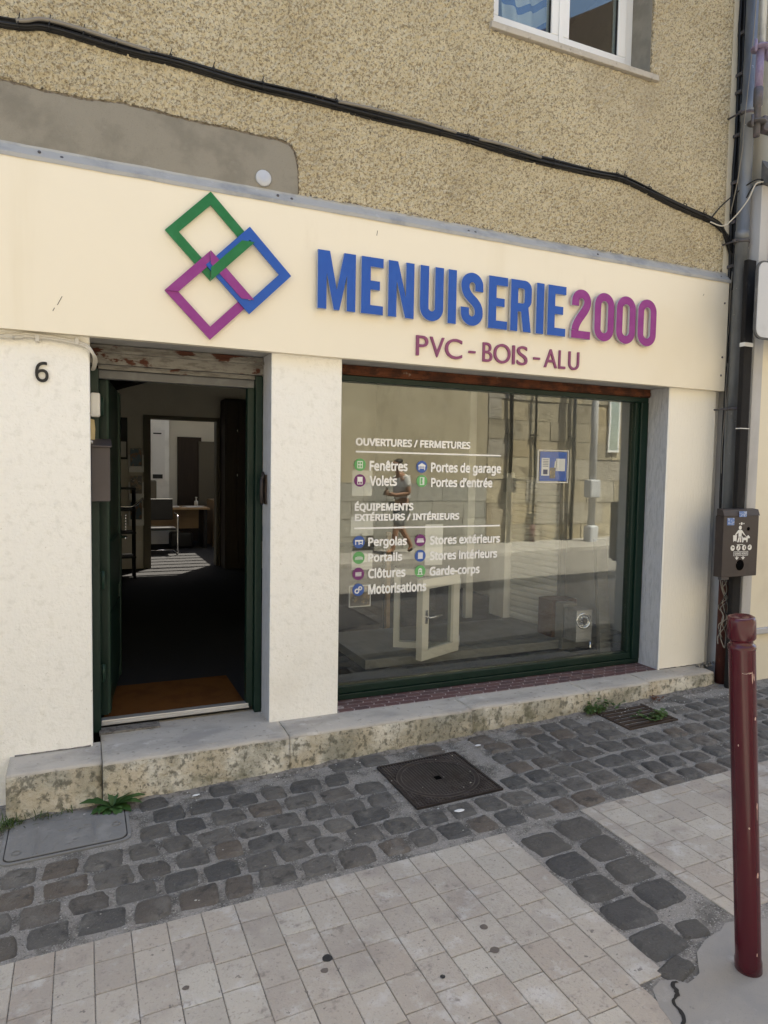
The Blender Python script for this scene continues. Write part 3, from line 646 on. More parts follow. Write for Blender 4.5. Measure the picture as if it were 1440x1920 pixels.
# mortar at the foot of the step and of the pillars
def rubble(mb, pts, r, n, seed):
    q = random.Random(seed)
    for _ in range(n):
        x, y, z = pts(q); s = r * q.uniform(.4, 1.2); bm = bmesh.new(); bmesh.ops.create_icosphere(bm, subdivisions=1, radius=s)
        for v in bm.verts: v.co = Vector((x, y, z)) + v.co * (1 + .5 * noise.noise(v.co * 60 + Vector((seed, x, y)))) * 1.0
        mb.bm(bm)
mb = MB(); vs = []; fs = []; n = 160
for i in range(n + 1):
    x = -.36 + 4.82 * i / n; yf = next((s[2] for s in step_seg if s[0] - .02 <= x <= s[1] + .02), -.2)
    a = noise.noise(Vector((x * 6, 0, 4))); wdt = .02 + .03 * max(0, a) + .01 * noise.noise(Vector((x * 40, 1, 1)))
    if x > 2.9: wdt += .03
    hgt = .012 + .022 * max(0, noise.noise(Vector((x * 8, 3, 1))))
    vs += [(x, yf + .004, zg(x) + hgt), (x, yf - wdt * .4, zg(x) + hgt * .45), (x, yf - wdt, zg(x) - .005)]
for i in range(n):
    for j in range(2): a = i * 3 + j; fs.append((a, a + 1, a + 4, a + 3))
mb.add(vs, fs, 0, True); wallpart('step_mortar', mb, m_mortar)
mb = MB()
def foot_strip(x0, x1, y, z, s):
    vs = []; fs = []; n = int((x1 - x0) / .02)
    for i in range(n + 1):
        x = x0 + (x1 - x0) * i / n; h = .008 + .008 * noise.noise(Vector((x * 20, s, 0))); d = .006 + .006 * noise.noise(Vector((x * 17, s, 5)))
        vs += [(x, y + .003, z + h), (x, y - d, z + .0015)]
    mb.add(vs, [(2 * i, 2 * i + 1, 2 * i + 3, 2 * i + 2) for i in range(n)], 0, True)
foot_strip(-.33, .03, 0, .001, 1); wallpart('pillar_mortar', mb, m_mortar); mb = MB(); foot_strip(4.07, 4.56, 0, .001, 3)
wallpart('pillar_mortar', mb, m_mortar)
rb = MB(); rubble(rb, lambda q: (4.42 + q.random() * .14, -.03 - q.random() * .04, .004), .010, 26, 5)
rubble(rb, lambda q: (4.5 + q.random() * .12, -.02 - q.random() * .03, .012), .012, 12, 8); wallpart('mortar_crumbs', rb, m_mortar)
# patch of slate set in the doorway
mb = MB().box(.075, .40, .145, .232, -.01, .012, bev=.004); wallpart('door_sill', mb, m_mortar)

# --- mosaic window sill: zig-zag bars
mb = MB(); mb.box(1.434, 4.06, .004, .225, -.05, .000); o = wallpart('sill_bed', mb, m_grout)
mb = MB(); tx = .105; ty = .056; j = 0; y = .006
while y < .222:
    x = 1.44 + (j % 2) * tx * .5
    while x < 4.055:
        g = .0042; k = .016; sg = 1 if (j % 2 == 0) else -1
        P = [(x + g, y + g), (x + tx * .5, y + g - sg * 0), (x + tx - g, y + g), (x + tx - g + k * .8, y + ty / 2), (x + tx - g, y + ty - g), (x + tx * .5, y + ty - g), (x + g, y + ty - g), (x + g + k * .8, y + ty / 2)]
        P = [(min(max(a, 1.44), 4.055), min(b, .224)) for a, b in P]
        if P[2][0] - P[0][0] > .02: mb.prism(P, -.001, .0018, 'z')
        x += tx
    y += ty; j += 1
wallpart('sill_tiles', mb, m_tilered)

# --- SHOP WINDOW
GY = .25
mb = MB()
mb.box(1.434, 4.058, .205, .275, .003, .040, bev=.004); mb.box(1.434, 4.03, .217, .285, .0405, .092, bev=.006)
mb.box(1.434, 4.058, .205, .285, 2.066, 2.103, bev=.004)
mb.box(3.985, 4.058, .200, .28, .0405, 2.0655, bev=.005); mb.box(3.945, 3.9845, .220, .29, .0925, 2.0655, bev=.005)
mb.box(1.434, 1.475, .205, .285, .0925, 2.0655, bev=.004)
win = wallpart('shop_window', mb, m_green)
mb = MB().box(1.434, 4.058, .19, .29, 2.1035, 2.164); mb.box(1.434, 4.05, .178, .19, 2.112, 2.140)
wallpart('rusty_lintel', mb, m_rust)
mb = MB().box(1.4755, 3.9445, GY + .001, GY + .007, .0925, 2.0655); gl = mb.build('glass', m_glass, win)
def vinyl(s, x0, x1, z0, z1, off=.012, dz=0.0):
    mb = MB(); text_into(mb, s, x0, x1, z0, z1 - z0, GY - .0014, .001, off, 0, dz); return mb.build('lettering', m_vinyl, win)
vinyl("OUVERTURES / FERMETURES", 1.623, 2.483, 1.661, 1.711, .042)
vinyl("\u00c9QUIPEMENTS", 1.622, 2.049, 1.236, 1.285, .042)
vinyl("EXT\u00c9RIEURS / INT\u00c9RIEURS", 1.623, 2.407, 1.169, 1.215, .042)
for s, x0, x1, z0, z1 in (("Fen\u00eatres", 1.722, 1.999, 1.499, 1.564), ("Volets", 1.724, 1.922, 1.400, 1.466), ("Portes de garage", 2.175, 2.740, 1.496, 1.562), ("Portes d\u2019entr\u00e9e", 2.178, 2.671, 1.395, 1.458),
    ("Pergolas", 1.721, 2.005, 1.001, 1.059), ("Portails", 1.722, 1.972, .897, .953), ("Cl\u00f4tures", 1.724, 1.998, .787, .850), ("Motorisations", 1.726, 2.159, .680, .747),
    ("Stores ext\u00e9rieurs", 2.180, 2.747, .999, 1.059), ("Stores int\u00e9rieurs", 2.182, 2.727, .891, .952), ("Garde-corps", 2.181, 2.583, .784, .845)):
    vinyl(s, x0, x1, z0, z1, .034)
mb = MB().box(1.624, 2.735, GY - .0012, GY - .0002, 1.616, 1.627); mb.build('rule', m_vinyl, win)
mb = MB().box(1.621, 2.743, GY - .0012, GY - .0002, 1.116, 1.127); mb.build('rule', m_vinyl, win)
def icon(cx, cz, m, sym):
    mb = MB(); r = .041; n = 28
    mb.prism([(cx + r * cos(2 * pi * k / n), cz + r * sin(2 * pi * k / n)) for k in range(n)], GY - .0012, GY - .0002, 'y', 0)
    def q(x0, x1, z0, z1): mb.box(cx + x0, cx + x1, GY - .0022, GY - .0013, cz + z0, cz + z1, 1)
    def ring(x0, x1, z0, z1, t=.004):
        q(x0, x1, z0, z0 + t); q(x0, x1, z1 - t, z1); q(x0, x0 + t, z0 + t, z1 - t); q(x1 - t, x1, z0 + t, z1 - t)
    if sym == 'window':
        ring(-.018, .018, -.023, .023); q(-.002, .002, -.019, .019); q(-.014, -.002, -.002, .002); q(.002, .014, -.002, .002)
    elif sym == 'shutter':
        q(-.018, .018, -.004, .024)
        ring(-.018, .018, -.025, -.004); q(-.002, .002, -.021, -.008)
    elif sym == 'garage':
        mb.prism([(cx - .028, cz + .010), (cx, cz + .026), (cx + .028, cz + .010), (cx + .028, cz + .003), (cx - .028, cz + .003)], GY - .0022, GY - .0013, 'y', 1)
        q(-.024, -.018, -.022, .003); q(.018, .024, -.022, .003); q(-.015, .015, -.004, .0); q(-.015, .015, -.012, -.008)
    elif sym == 'door':
        ring(-.016, .008, -.026, .026); q(.010, .017, -.026, .026); q(.000, .003, -.003, .003)
    elif sym == 'pergola':
        q(-.028, .028, .004, .014); q(-.026, -.021, -.018, .004); q(.021, .026, -.018, .004); q(-.003, .003, -.018, .004); q(.005, .019, -.012, -.006)
    elif sym == 'gate':
        for k in range(7): q(-.027 + k * .0085, -.023 + k * .0085, -.014, .004 + .006 * sin(pi * k / 6))
        q(-.027, .028, -.008, -.004); q(-.027, .028, .002, .004)
    elif sym == 'fence':
        for k in range(5): q(-.020 + k * .0085, -.0145 + k * .0085, -.016, .012)
        q(-.022, .022, -.006, -.002); q(-.022, .022, .004, .008)
    elif sym == 'gears':
        for (a, b, rr) in ((-.010, -.008, .013), (.013, .010, .010)):
            for k in range(10):
                t = 2 * pi * k / 10; mb.obox((cx + a + rr * cos(t), GY - .0018, cz + b + rr * sin(t)), (cos(t), 0, sin(t)), (0, 1, 0), (-sin(t), 0, cos(t)), .0045, .0004, .0038, 1)
    elif sym == 'awning':
        q(-.022, .022, .006, .012); q(-.025, .025, -.003, .003); q(-.028, .028, -.014, -.006)
    elif sym == 'blind':
        for k in range(7): q(-.018, .018, -.020 + k * .0062, -.0155 + k * .0062)
    elif sym == 'rail':
        q(-.014, -.009, -.02, .014); q(.009, .014, -.02, .014); q(-.009, .009, .010, .020); q(-.022, .022, -.024, -.020); q(-.009, .009, -.006, -.002); q(-.003, .003, -.002, .008)
    return mb.build('icon', [m, m_vinyl], win)
for cx, cz, m, sy in ((1.655, 1.537, m_icongreen, 'window'), (1.656, 1.434, m_iconpurple, 'shutter'), (2.106, 1.531, m_iconblue, 'garage'), (2.109, 1.435, m_icongreen, 'door'),
    (1.656, 1.031, m_iconblue, 'pergola'), (1.656, .927, m_icongreen, 'gate'), (1.655, .821, m_iconpurple, 'fence'), (1.656, .715, m_iconblue, 'gears'),
    (2.106, 1.031, m_iconpurple, 'awning'), (2.108, .925, m_iconblue, 'blind'), (2.109, .819, m_icongreen, 'rail')):
    icon(cx, cz, m, sy)

# --- DOORWAY
mb = MB()
mb.box(.042, .086, .19, .27, .0, 2.03, bev=.004); mb.box(.957, .999, .195, .27, .0, 2.055, bev=.004); mb.box(.915, .9565, .235, .29, .03, 1.984, bev=.004)
fr = wallpart('door_frame', mb, m_green)
mb = MB().box(.042, .999, .185, .27, 2.0575, 2.163, bev=.003); mb.box(.042, .999, .170, .185, 2.118, 2.134); wallpart('shutter_rail', mb, m_peel)
mb = MB().box(.086, .955, .215, .233, 2.033, 2.057); wallpart('door_head', mb, m_peel)
mb = MB().box(.087, .956, .240, .29, 1.985, 2.032, bev=.003); wallpart('door_transom', mb, pbr('grey transom paint', (.13, .13, .13), .6, .3, layers=[L((.2, .2, .2), 9, .5, .7, .6, 6)]))
mb = MB().box(.087, .93, .232, .285, .030, .052, bev=.004); mb.box(.087, .93, .222, .231, .026, .034); wallpart('threshold', mb, m_alu)
# open door leaf, folded back into the shop on the left jamb (hinges in front)
la = Vector((.10, .80, 0)).normalized(); ln = Vector((la.y, -la.x, 0))
h0 = Vector((.105, .30, 0))
def leafbox(mb, s0, s1, t0, t1, z0, z1, mi=0):
    c = h0 + la * ((s0 + s1) / 2) + ln * ((t0 + t1) / 2) + Vector((0, 0, (z0 + z1) / 2)); mb.obox(c, la, ln, (0, 0, 1), (s1 - s0) / 2, (t1 - t0) / 2, (z1 - z0) / 2, mi)
mb = MB()
leafbox(mb, 0, .84, -.022, .022, .06, 2.0)
leafbox(mb, .09, .75, .0221, .030, .16, .62); leafbox(mb, .09, .75, .0221, .030, .72, 1.05)
door = wallpart('door', mb, m_green)
mb = MB()
leafbox(mb, .0, .09, .0221, .034, .07, 1.99); leafbox(mb, .75, .83, .0221, .034, .07, 1.99)
mb.build('stile', m_greenlt, door)
for z in (.33, .86, 1.44, 1.83):
    mb = MB(); mb.box(.087, .112, .222, .234, z - .045, z + .045, bev=.002); mb.tube([(.100, .220, z - .05), (.100, .220, z + .05)], .008, 8)
    mb.build('hinge', m_greenlt, door)
mb = MB()
for k in range(6): 
    a = h0 + la * .80 + ln * .06 + Vector((0, 0, 1.06 + .02 * k)); mb.tube([a, a + Vector((.01, 0, .012))], .006, 6)
mb.tube([h0 + la * .79 + ln * .034 + Vector((0, 0, 1.02)), h0 + la * .79 + ln * .07 + Vector((0, 0, 1.02)), h0 + la * .69 + ln * .07 + Vector((0, 0, 1.02))], .009, 8)
mb.build('handle', m_chrome, door)
# upstairs window: casements
FY = .19
upw = MB()
def bar(mb, x0, x1, z0, z1, y0=FY, y1=FY + .06): mb.box(x0, x1, y0, y1, z0, z1, bev=.005)
bar(upw, WX0, WX1, WZ0 + .03, WZ0 + .105); bar(upw, WX0, WX1, WZ1 - .07, WZ1); bar(upw, WX0, WX0 + .07, WZ0 + .106, WZ1 - .071); bar(upw, WX1 - .07, WX1, WZ0 + .106, WZ1 - .071)
uw = wallpart('upstairs_window', upw, m_pvc)
for (a, b) in ((WX0 + .072, 3.079), (3.082, WX1 - .072)):
    mb = MB(); z0 = WZ0 + .108; z1 = WZ1 - .073; y0 = FY - .018; y1 = FY + .05
    mb.box(a, b, y0, y1, z0, z0 + .08, bev=.006); mb.box(a, b, y0, y1, z1 - .08, z1, bev=.006)
    mb.box(a, a + .075, y0, y1, z0 + .0805, z1 - .0805, bev=.006); mb.box(b - .075, b, y0, y1, z0 + .0805, z1 - .0805, bev=.006)
    sash = mb.build('casement', m_pvc, uw)
    mb = MB()
    for (p, q, r, s) in ((a + .075, a + .079, z0 + .08, z1 - .08), (b - .079, b - .075, z0 + .08, z1 - .08), (a + .079, b - .079, z0 + .08, z0 + .084), (a + .079, b - .079, z1 - .084, z1 - .08)): mb.box(p, q, FY - .006, FY + .012, r, s)
    mb.build('gasket', m_gasket, uw)
    mb = MB().box(a + .0792, b - .0792, FY + .012, FY + .016, z0 + .0842, z1 - .0842); mb.build('glass', m_glassup, uw)
mb = MB().box(3.062, 3.100, FY - .026, FY - .0185, WZ0 + .112, WZ1 - .075, bev=.003); mb.build('cover_strip', m_pvc, uw)
mb = MB()
mb.prism([(-.035, 4.315), (-.035, 4.352), (-.030, 4.358), (.19, 4.392), (.19, 4.315)], 2.392, 3.80, 'x'); wallpart('window_sill', mb, m_step, bevel=.004)
# towel hanging inside the upstairs window
t = thing('towel', 'blue towel with white stripes hanging inside the upstairs window', 'towel', (2.85, .34, 4.9))
mb = MB(); nx, nz = 24, 20; vs = []; fs = []
for j in range(nz + 1):
    for i in range(nx + 1):
        u = i / nx; v = j / nz; x = 2.70 + .36 * u + .03 * sin(v * 5); z = 4.30 + 1.0 * v - .05 * sin(u * 4); y = .36 + .025 * sin(u * 17 + v * 2) + .01 * sin(v * 9)
        vs.append((x, y, z))
for j in range(nz):
    for i in range(nx): a = j * (nx + 1) + i; fs.append((a, a + 1, a + nx + 2, a + nx + 1))
o_ = len(mb.f); mb.add(vs, fs, 0, True)
for j in range(nz):
    for i in range(nx):
        if j in (8, 9, 11) or (12 <= j and i in (14, 15, 16, 20, 21)): mb.m[o_ + j * nx + i] = 1
mb.build('cloth', [m_towel, m_towelw], t)
mb = MB().tube([(2.02, .36, 5.33), (3.5, .36, 5.33)], .008, 8); mb.build('rail', m_chrome, t)

# ================================================================== SIGN over the shop
SY = -.052                                    # front of the panel
sign = thing('shop_sign', 'long cream shop fascia sign with raised blue and purple letters and interlaced square logo', 'sign', (2.1, 0, 2.16))
mb = MB()
px = [-7, -2.2, .62, 2.72, 4.572]
for a, b in ((-7, 4.572),): mb.box(a, b, SY, -.002, 2.162, 3.003, bev=.0015)
mb.build('panel', m_sign, sign)
# zinc capping: short lengths lapped over one another, slightly dented
mb = MB(); q = random.Random(11); x = -7
while x < 4.57:
    ln = q.choice([.30, 1.4, 1.1, .28]); x1 = min(x + ln, 4.585); lift = .002 if ln < .4 else 0
    n = max(2, int((x1 - x) / .05)); vs = []; fs = []
    for i in range(n + 1):
        xx = x + (x1 - x) * i / n; d = .003 * noise.noise(Vector((xx * 5, 2, 0))) + .002 * noise.noise(Vector((xx * 23, 2, 0)))
        vs += [(xx, SY - .004 - lift, 2.985 + d), (xx, SY - .005 - lift, 3.006 + d * .5), (xx, -.010 - lift, 3.058 + d), (xx, -.006 - lift, 3.075 + d)]
    for i in range(n):
        for j in range(3): a = i * 4 + j; fs.append((a, a + 1, a + 5, a + 4))
    mb.add(vs, fs); x = x1 - .004
mb.build('capping', m_flash, sign)
for xx, zz in ((-.18, 3.035), (-.08, 3.028), (1.02, 3.035), (1.10, 3.03), (2.26, 3.03), (2.31, 3.03), (3.3, 3.03), (4.50, 3.03), (4.53, 2.42), (4.525, 2.28), (4.53, 2.83)):
    MB().lathe([(.008, 0), (.008, .004), (.004, .006)], (xx, (-.034 if zz > 3 else SY), zz), 8, 0, (0, -1, .4 if zz > 3 else 0)).build('screw', m_coupler, sign)
for a, b in (((-.107, 2.30), (-.085, 2.345)), ((-.128, 2.268), (-.120, 2.285)), ((1.62, 2.90), (1.625, 2.93)), ((4.30, 2.86), (4.31, 2.875))):
    mb = MB(); d = Vector((b[0] - a[0], 0, b[1] - a[1])).normalized(); mb.obox(((a[0] + b[0]) / 2, SY - .0006, (a[1] + b[1]) / 2), d, (0, 1, 0), d.cross(Vector((0, 1, 0))), math.dist(a, b) / 2, .0004, .0016); mb.build('scratch', m_stain2, sign)
H = .330; T = .059
def arc(cx, cy, r, a0, a1, n=10): return [(cx + r * cos(radians(a0 + (a1 - a0) * k / n)), cy + r * sin(radians(a0 + (a1 - a0) * k / n))) for k in range(n + 1)]
def bez(a, b, c, d, n=12): return [tuple((1 - t) ** 3 * a[i] + 3 * (1 - t) ** 2 * t * b[i] + 3 * (1 - t) * t * t * c[i] + t ** 3 * d[i] for i in (0, 1)) for t in [k / n for k in range(n + 1)]]
def strip(P, t):
    Q = [P[0]]
    for p in P[1:]:
        if math.dist(p, Q[-1]) > 1e-4: Q.append(p)
    l, r = [], []
    for i, p in enumerate(Q):
        a = Q[max(i - 1, 0)]; b = Q[min(i + 1, len(Q) - 1)]; d = math.hypot(b[0] - a[0], b[1] - a[1]); nx, ny = -(b[1] - a[1]) / d, (b[0] - a[0]) / d
        l.append((p[0] + nx * t / 2, p[1] + ny * t / 2)); r.append((p[0] - nx * t / 2, p[1] - ny * t / 2))
    return l + r[::-1]
def glyph(ch, w):
    h = T / 2
    if ch == 'M': return [[(0, 0), (0, H), (.073, H), (w / 2, .115), (w - .073, H), (w, H), (w, 0), (w - .054, 0), (w - .054, .205), (w / 2 + .017, 0), (w / 2 - .017, 0), (.054, .205), (.054, 0)]]
    if ch == 'N': return [[(0, 0), (0, H), (.062, H), (w - .055, .125), (w - .055, H), (w, H), (w, 0), (w - .058, 0), (.055, .215), (.055, 0)]]
    if ch == 'E': return [[(0, 0), (0, H), (w, H), (w, H - .054), (T, H - .054), (T, H / 2 + .030), (w - .022, H / 2 + .030), (w - .022, H / 2 - .022), (T, H / 2 - .022), (T, .052), (w, .052), (w, 0)]]
    if ch == 'I': return [[(0, 0), (0, H), (w, H), (w, 0)]]
    if ch == 'U': return [strip([(h, H), (h, .20)] + arc(w / 2, w / 2, w / 2 - h, 180, 360, 16) + [(w - h, .20), (w - h, H)], T)]
    if ch == '0': 
        R = w / 2; r = w / 2 - T + .004
        return [arc(R, R, R, 180, 360, 18) + arc(R, H - R, R, 0, 180, 18), arc(R, R, r, 180, 360, 14) + arc(R, H - R, r, 0, 180, 14)]
    if ch == 'S':
        R = w / 2; r = R - h
        P = [(w - h, H - R - .032), (w - h, H - R)] + arc(R, H - R, r, 0, 180, 16)[1:] + bez((h, H - R), (h, H / 2 - .005), (w - h, H / 2 + .005), (w - h, R), 18)[1:] + arc(R, R, r, 0, -180, 16)[1:] + [(h, R + .032)]
        return [strip(P, T)]
    if ch == '2':
        R = w / 2; r = R - h
        P = [(h, H - R - .030), (h, H - R)] + arc(R, H - R, r, 180, 0, 16)[1:] + bez((w - h, H - R), (w - h, .185), (h + .006, .13), (h + .002, .0525), 18)[1:]
        return [strip(P, T), [(0, 0), (0, .052), (w, .052), (w, 0)]]
    if ch == 'R':
        rb = .055
        return [[(0, 0), (0, H)] + arc(w - rb, H - rb, rb, 90, 0, 8) + arc(w - rb, .205, rb, 0, -55, 6) + [(w, 0), (w - T - .002, 0), (w - T - .022, .128), (T - .003, .128), (T - .003, 0)],
                [(T - .003, .182), (T - .003, H - .052)] + arc(w - T - .012, H - .068, .016, 90, 0, 5) + arc(w - T - .012, .198, .016, 0, -90, 5)]
LET = [('M', 1.243, 1.476), ('E', 1.512, 1.653), ('N', 1.686, 1.858), ('U', 1.899, 2.061), ('I', 2.094, 2.153), ('S', 2.187, 2.348), ('E', 2.389, 2.533), ('R', 2.558, 2.720), ('I', 2.760, 2.820), ('E', 2.852, 3.001),
       ('2', 3.051, 3.213), ('0', 3.247, 3.418), ('0', 3.441, 3.614), ('0', 3.637, 3.810)]
for i, (ch, a, b) in enumerate(LET):
    me = curve_mesh(glyph(ch, b - a), .020); mb = MB()
    mb.mesh(me, 0, lambda co: (a + co.x, SY - .026 - co.z, 2.4275 + co.y)); bpy.data.meshes.remove(me)
    for dx, dz in ((.03, .04), (.03, H - .04)): mb.tube([(a + dx, SY - .0005, 2.4275 + dz), (a + dx, SY - .017, 2.4275 + dz)], .006, 6, 1)
    o = mb.build('letter', [m_purple if ch in '20' else m_blue, m_edge], sign)
    for p in o.data.polygons:
        if abs(p.normal.y) < .5: p.material_index = 1
for s, a, b in (("P", 1.893, 1.976), ("V", 1.988, 2.090), ("C", 2.096, 2.219), ("-", 2.268, 2.318), ("B", 2.373, 2.445), ("O", 2.456, 2.585), ("I", 2.601, 2.619), ("S", 2.637, 2.720), ("-", 2.769, 2.820), ("A", 2.856, 2.962), ("L", 2.977, 3.032), ("U", 3.060, 3.149)):
    mb = MB()
    if s == '-': mb.box(a, b, SY - .012, SY - .0005, 2.262, 2.276)
    else: text_into(mb, s, a, b, 2.2165, .1225, SY - .012, .0115, 0, plain=True)
    mb.build('small_letter', m_purple2, sign)
# logo: three interlaced square rings
def ring_piece(mb, c, y, ro=.236, ri=.166, th=.010, clip=None):
    cx, cz = c; O = [(cx, cz + ro), (cx + ro, cz), (cx, cz - ro), (cx - ro, cz)]; I = [(cx, cz + ri), (cx + ri, cz), (cx, cz - ri), (cx - ri, cz)]
    for k in range(4):
        j = (k + 1) % 4
        if clip is None or k in clip: mb.prism([O[k], O[j], I[j], I[k]], y - th, y, 'y')
cg, cb, cp = (.643, 2.742), (.852, 2.587), (.641, 2.430)
y0 = SY - .010
mb = MB(); ring_piece(mb, cg, y0, clip=(0, 3)); ring_piece(mb, cg, y0 - .0226, clip=(1,), th=.004)
ring_piece(mb, cg, y0 - .0010, clip=(2,)); mb.build('logo_square', m_greenlogo, sign)
mb = MB(); ring_piece(mb, cb, y0 - .0115); mb.build('logo_square', m_blue, sign)
mb = MB(); ring_piece(mb, cp, y0 - .0005, clip=(1, 2)); ring_piece(mb, cp, y0 - .0220, clip=(0,), th=.004); ring_piece(mb, cp, y0 - .0115, clip=(3,), th=.006)
mb.build('logo_square', m_purple, sign)

# ================================================================== THINGS ON THE FACADE
o = thing('house_number', 'black raised house number six on the white pillar', 'house number', (-.183, -.006, 1.967))
mb = MB(); text_into(mb, "6", -.213, -.152, 1.919, .099, -.012, .011, .012); mb.build('numeral', m_dark, o)
o = thing('round_cover', 'round white plastic cover on the grey cement patch above the sign', 'wall cover', (.943, 0, 3.124))
MB().lathe([(.044, 0), (.044, .010), (.040, .013), (.0, .014)], (.943, -.007, 3.124), 28, 0, (0, -1, 0)).build('disc', m_mirrorback, o)

def wob(pts, amp, seed, f=6): return [Vector(p) + Vector((0, amp * .5 * noise.noise(Vector((p[0] * f, seed, 1))), amp * noise.noise(Vector((p[0] * f, seed * 3.1, 7))))) for p in pts]
cab = [(-7, 3.60), (-3, 3.56), (-1.2, 3.575), (-.344, 3.612), (-.136, 3.648), (.209, 3.634), (.473, 3.632), (.871, 3.612), (1.273, 3.615), (1.677, 3.609), (2.192, 3.602), (2.699, 3.580), (3.255, 3.580), (3.45, 3.588), (3.591, 3.575), (3.951, 3.510), (4.389, 3.440), (4.50, 3.40)]
bundle = thing('cable_bundle', 'sagging bundle of black cables strung across the roughcast wall', 'cables', (2.0, -.03, 3.6))
q = random.Random(5)
for k in range(8):
    dz = -.019 + .0056 * k; dy = -.014 - .010 * (k % 3)
    p = [Vector((x, dy, z + dz)) for x, z in cab]
    sp = [v + Vector((0, .004 * noise.noise(Vector((v.x * 2.2, k * 3.3, 0))), .013 * noise.noise(Vector((v.x * 1.6, k * 5.1, 2))))) for v in spline(p, 10)]
    tail = [(4.56 + .008 * k, dy - .01, 3.36 - .03 * k), (4.60 + .006 * k, -.03, 3.24 - .04 * k)]
    if k < 7: sp = sp + [Vector(tail[0]), Vector(tail[1])]
    MB().tube(sp, .0075 if k < 4 else .005, 7).build('cable', m_cable, bundle)
for k, (a, b) in enumerate(((-.30, .35), (1.35, 2.15), (2.3, 2.8))):
    p = [Vector((x, -.045, z + .013)) for x, z in cab]; sp = [v for v in spline(p, 12) if a < v.x < b]
    for i, v in enumerate(sp): v.z += .012 * sin(pi * i / (len(sp) - 1)) - .006
    MB().tube(sp, .009, 7).build('cable', m_cablegrey, bundle)
full = spline([Vector((x, 0, z)) for x, z in cab], 40)
for k, x in enumerate((-.26, -.13, .02, .18, .44, .66, .93, 1.36, 1.62, 2.05, 2.24, 2.47, 2.62, 2.9, 3.2, 3.45, 3.52, 3.75, 4.1, 4.3)):
    c = min(full, key=lambda v: abs(v.x - x)); n = 14
    ringp = [(c.x + .003 * sin(a * 3), -.026 + .024 * cos(a), c.z + .027 * sin(a)) for a in [2 * pi * j / n for j in range(n)]]
    mb = MB(); mb.tube(ringp, .003, 5, closed=True); mb.tube([(c.x, -.02, c.z + .027), (c.x + .006, -.03, c.z + .055)], .0025, 5); mb.build('cable_tie', m_cable, bundle)

corner = thing('cable_riser', 'dark cables and conduits climbing the wall corner beside the downpipe', 'cables', (4.64, -.03, 2.4))
q = random.Random(9)
for k, (x, y, r, zt, zb) in enumerate(((4.600, -.022, .012, 5.9, 2.95), (4.618, -.040, .012, 5.9, 3.0), (4.634, -.026, .014, 5.9, 3.4), (4.622, -.018, .010, 5.9, .9), (4.650, -.034, .011, 5.9, 2.6), (4.606, -.05, .007, 4.2, 2.9), (4.640, -.05, .008, 4.0, 2.85))):
    P = []; z = zt
    while z > zb: P.append((x + .012 * noise.noise(Vector((k * 3, z * 1.3, 0))) - .006 * noise.noise(Vector((k, z * 4, 2))), y + .006 * noise.noise(Vector((z * 1.7, k * 3, 5))), z)); z -= .07
    MB().tube(P, r, 7).build('cable', m_cable if k != 2 else m_post, corner)
for z in (5.15, 4.85, 4.55, 4.42, 4.1, 3.75, 3.45, 3.12): MB().box(4.585, 4.66, -.066, -.008, z - .012, z + .012, bev=.003).build('clip', m_coupler, corner)
def wire(label, pts, r, m, cat='wire'):
    p = spline(pts, 8); mid = p[len(p) // 2]; o = MB().tube(p, r, 6).build('loose_wire', m, loc=tuple(mid)); return tag(o, label, cat)
wire('thin pale wire hanging down in front of the downpipe', [(4.53, -.19, 5.6), (4.535, -.20, 5.0), (4.515, -.20, 4.6), (4.49, -.2, 4.3), (4.475, -.195, 4.05), (4.47, -.195, 3.9), (4.49, -.15, 3.7), (4.54, -.06, 3.5)], .0035, m_cablegrey)
wire('white wire looping from the cable bundle over the downpipe to the neighbouring house', [(4.36, -.035, 3.42), (4.47, -.06, 3.40), (4.52, -.12, 3.46), (4.55, -.20, 3.56), (4.585, -.235, 3.67), (4.70, -.232, 3.70)], .005, m_cablewhite)
wire('upper black wire arching across the downpipe to the dark ledge', [(4.35, -.035, 3.43), (4.47, -.04, 3.56), (4.56, -.12, 3.66), (4.60, -.22, 3.705), (4.70, -.23, 3.71)], .005, m_cable)
wire('lower black wire crossing behind the white one on the downpipe', [(4.60, -.04, 3.50), (4.58, -.15, 3.58), (4.60, -.2, 3.66), (4.70, -.235, 3.69)], .006, m_cable)
wire('slack black wire drooping below the end of the cable bundle', [(4.42, -.035, 3.42), (4.50, -.05, 3.33), (4.56, -.05, 3.25), (4.61, -.04, 3.21)], .004, m_cable)
for k, (xx, zz) in enumerate(((4.592, 2.72), (4.597, 2.45))):
    wire(('pale wire running down beside the end of the sign', 'thin brown wire running down below the end of the sign')[k], [(4.600, -.05, 3.08 - k * .7), (4.595, -.045, 2.9 - k * .7), (4.605, -.04, 2.7 - k * .7), (4.60, -.03, 2.5 - k * .8), (4.645, -.01, 2.2 - k * .9)], .004, m_cablegrey)

# white conduit under the sign, left
o = thing('white_cable', 'pair of white cables clipped under the sign and bending into the doorway', 'cable', (-.1, -.02, 2.13))
for k in range(2):
    d = .012 * k
    P = [(-7, -.02, 2.12), (-1, -.022, 2.125), (-.34, -.022, 2.138 - d), (-.25, -.022, 2.150 - d), (-.1, -.022, 2.143 - d), (.01, -.022, 2.125 - d), (.050 + d * .4, -.02, 2.09 - d), (.062 + d * .8, .03, 2.05), (.056 + d * .6, .10, 2.02), (.055, .17, 2.02)]
    MB().tube(spline(P, 8), .0075, 8).build('cable', m_cablewhite, o)
mb = MB()
for x in (-.20, -.02): MB().box(x - .01, x + .01, -.034, -.001, 2.114, 2.152, bev=.003).build('clip', m_cablewhite, o)

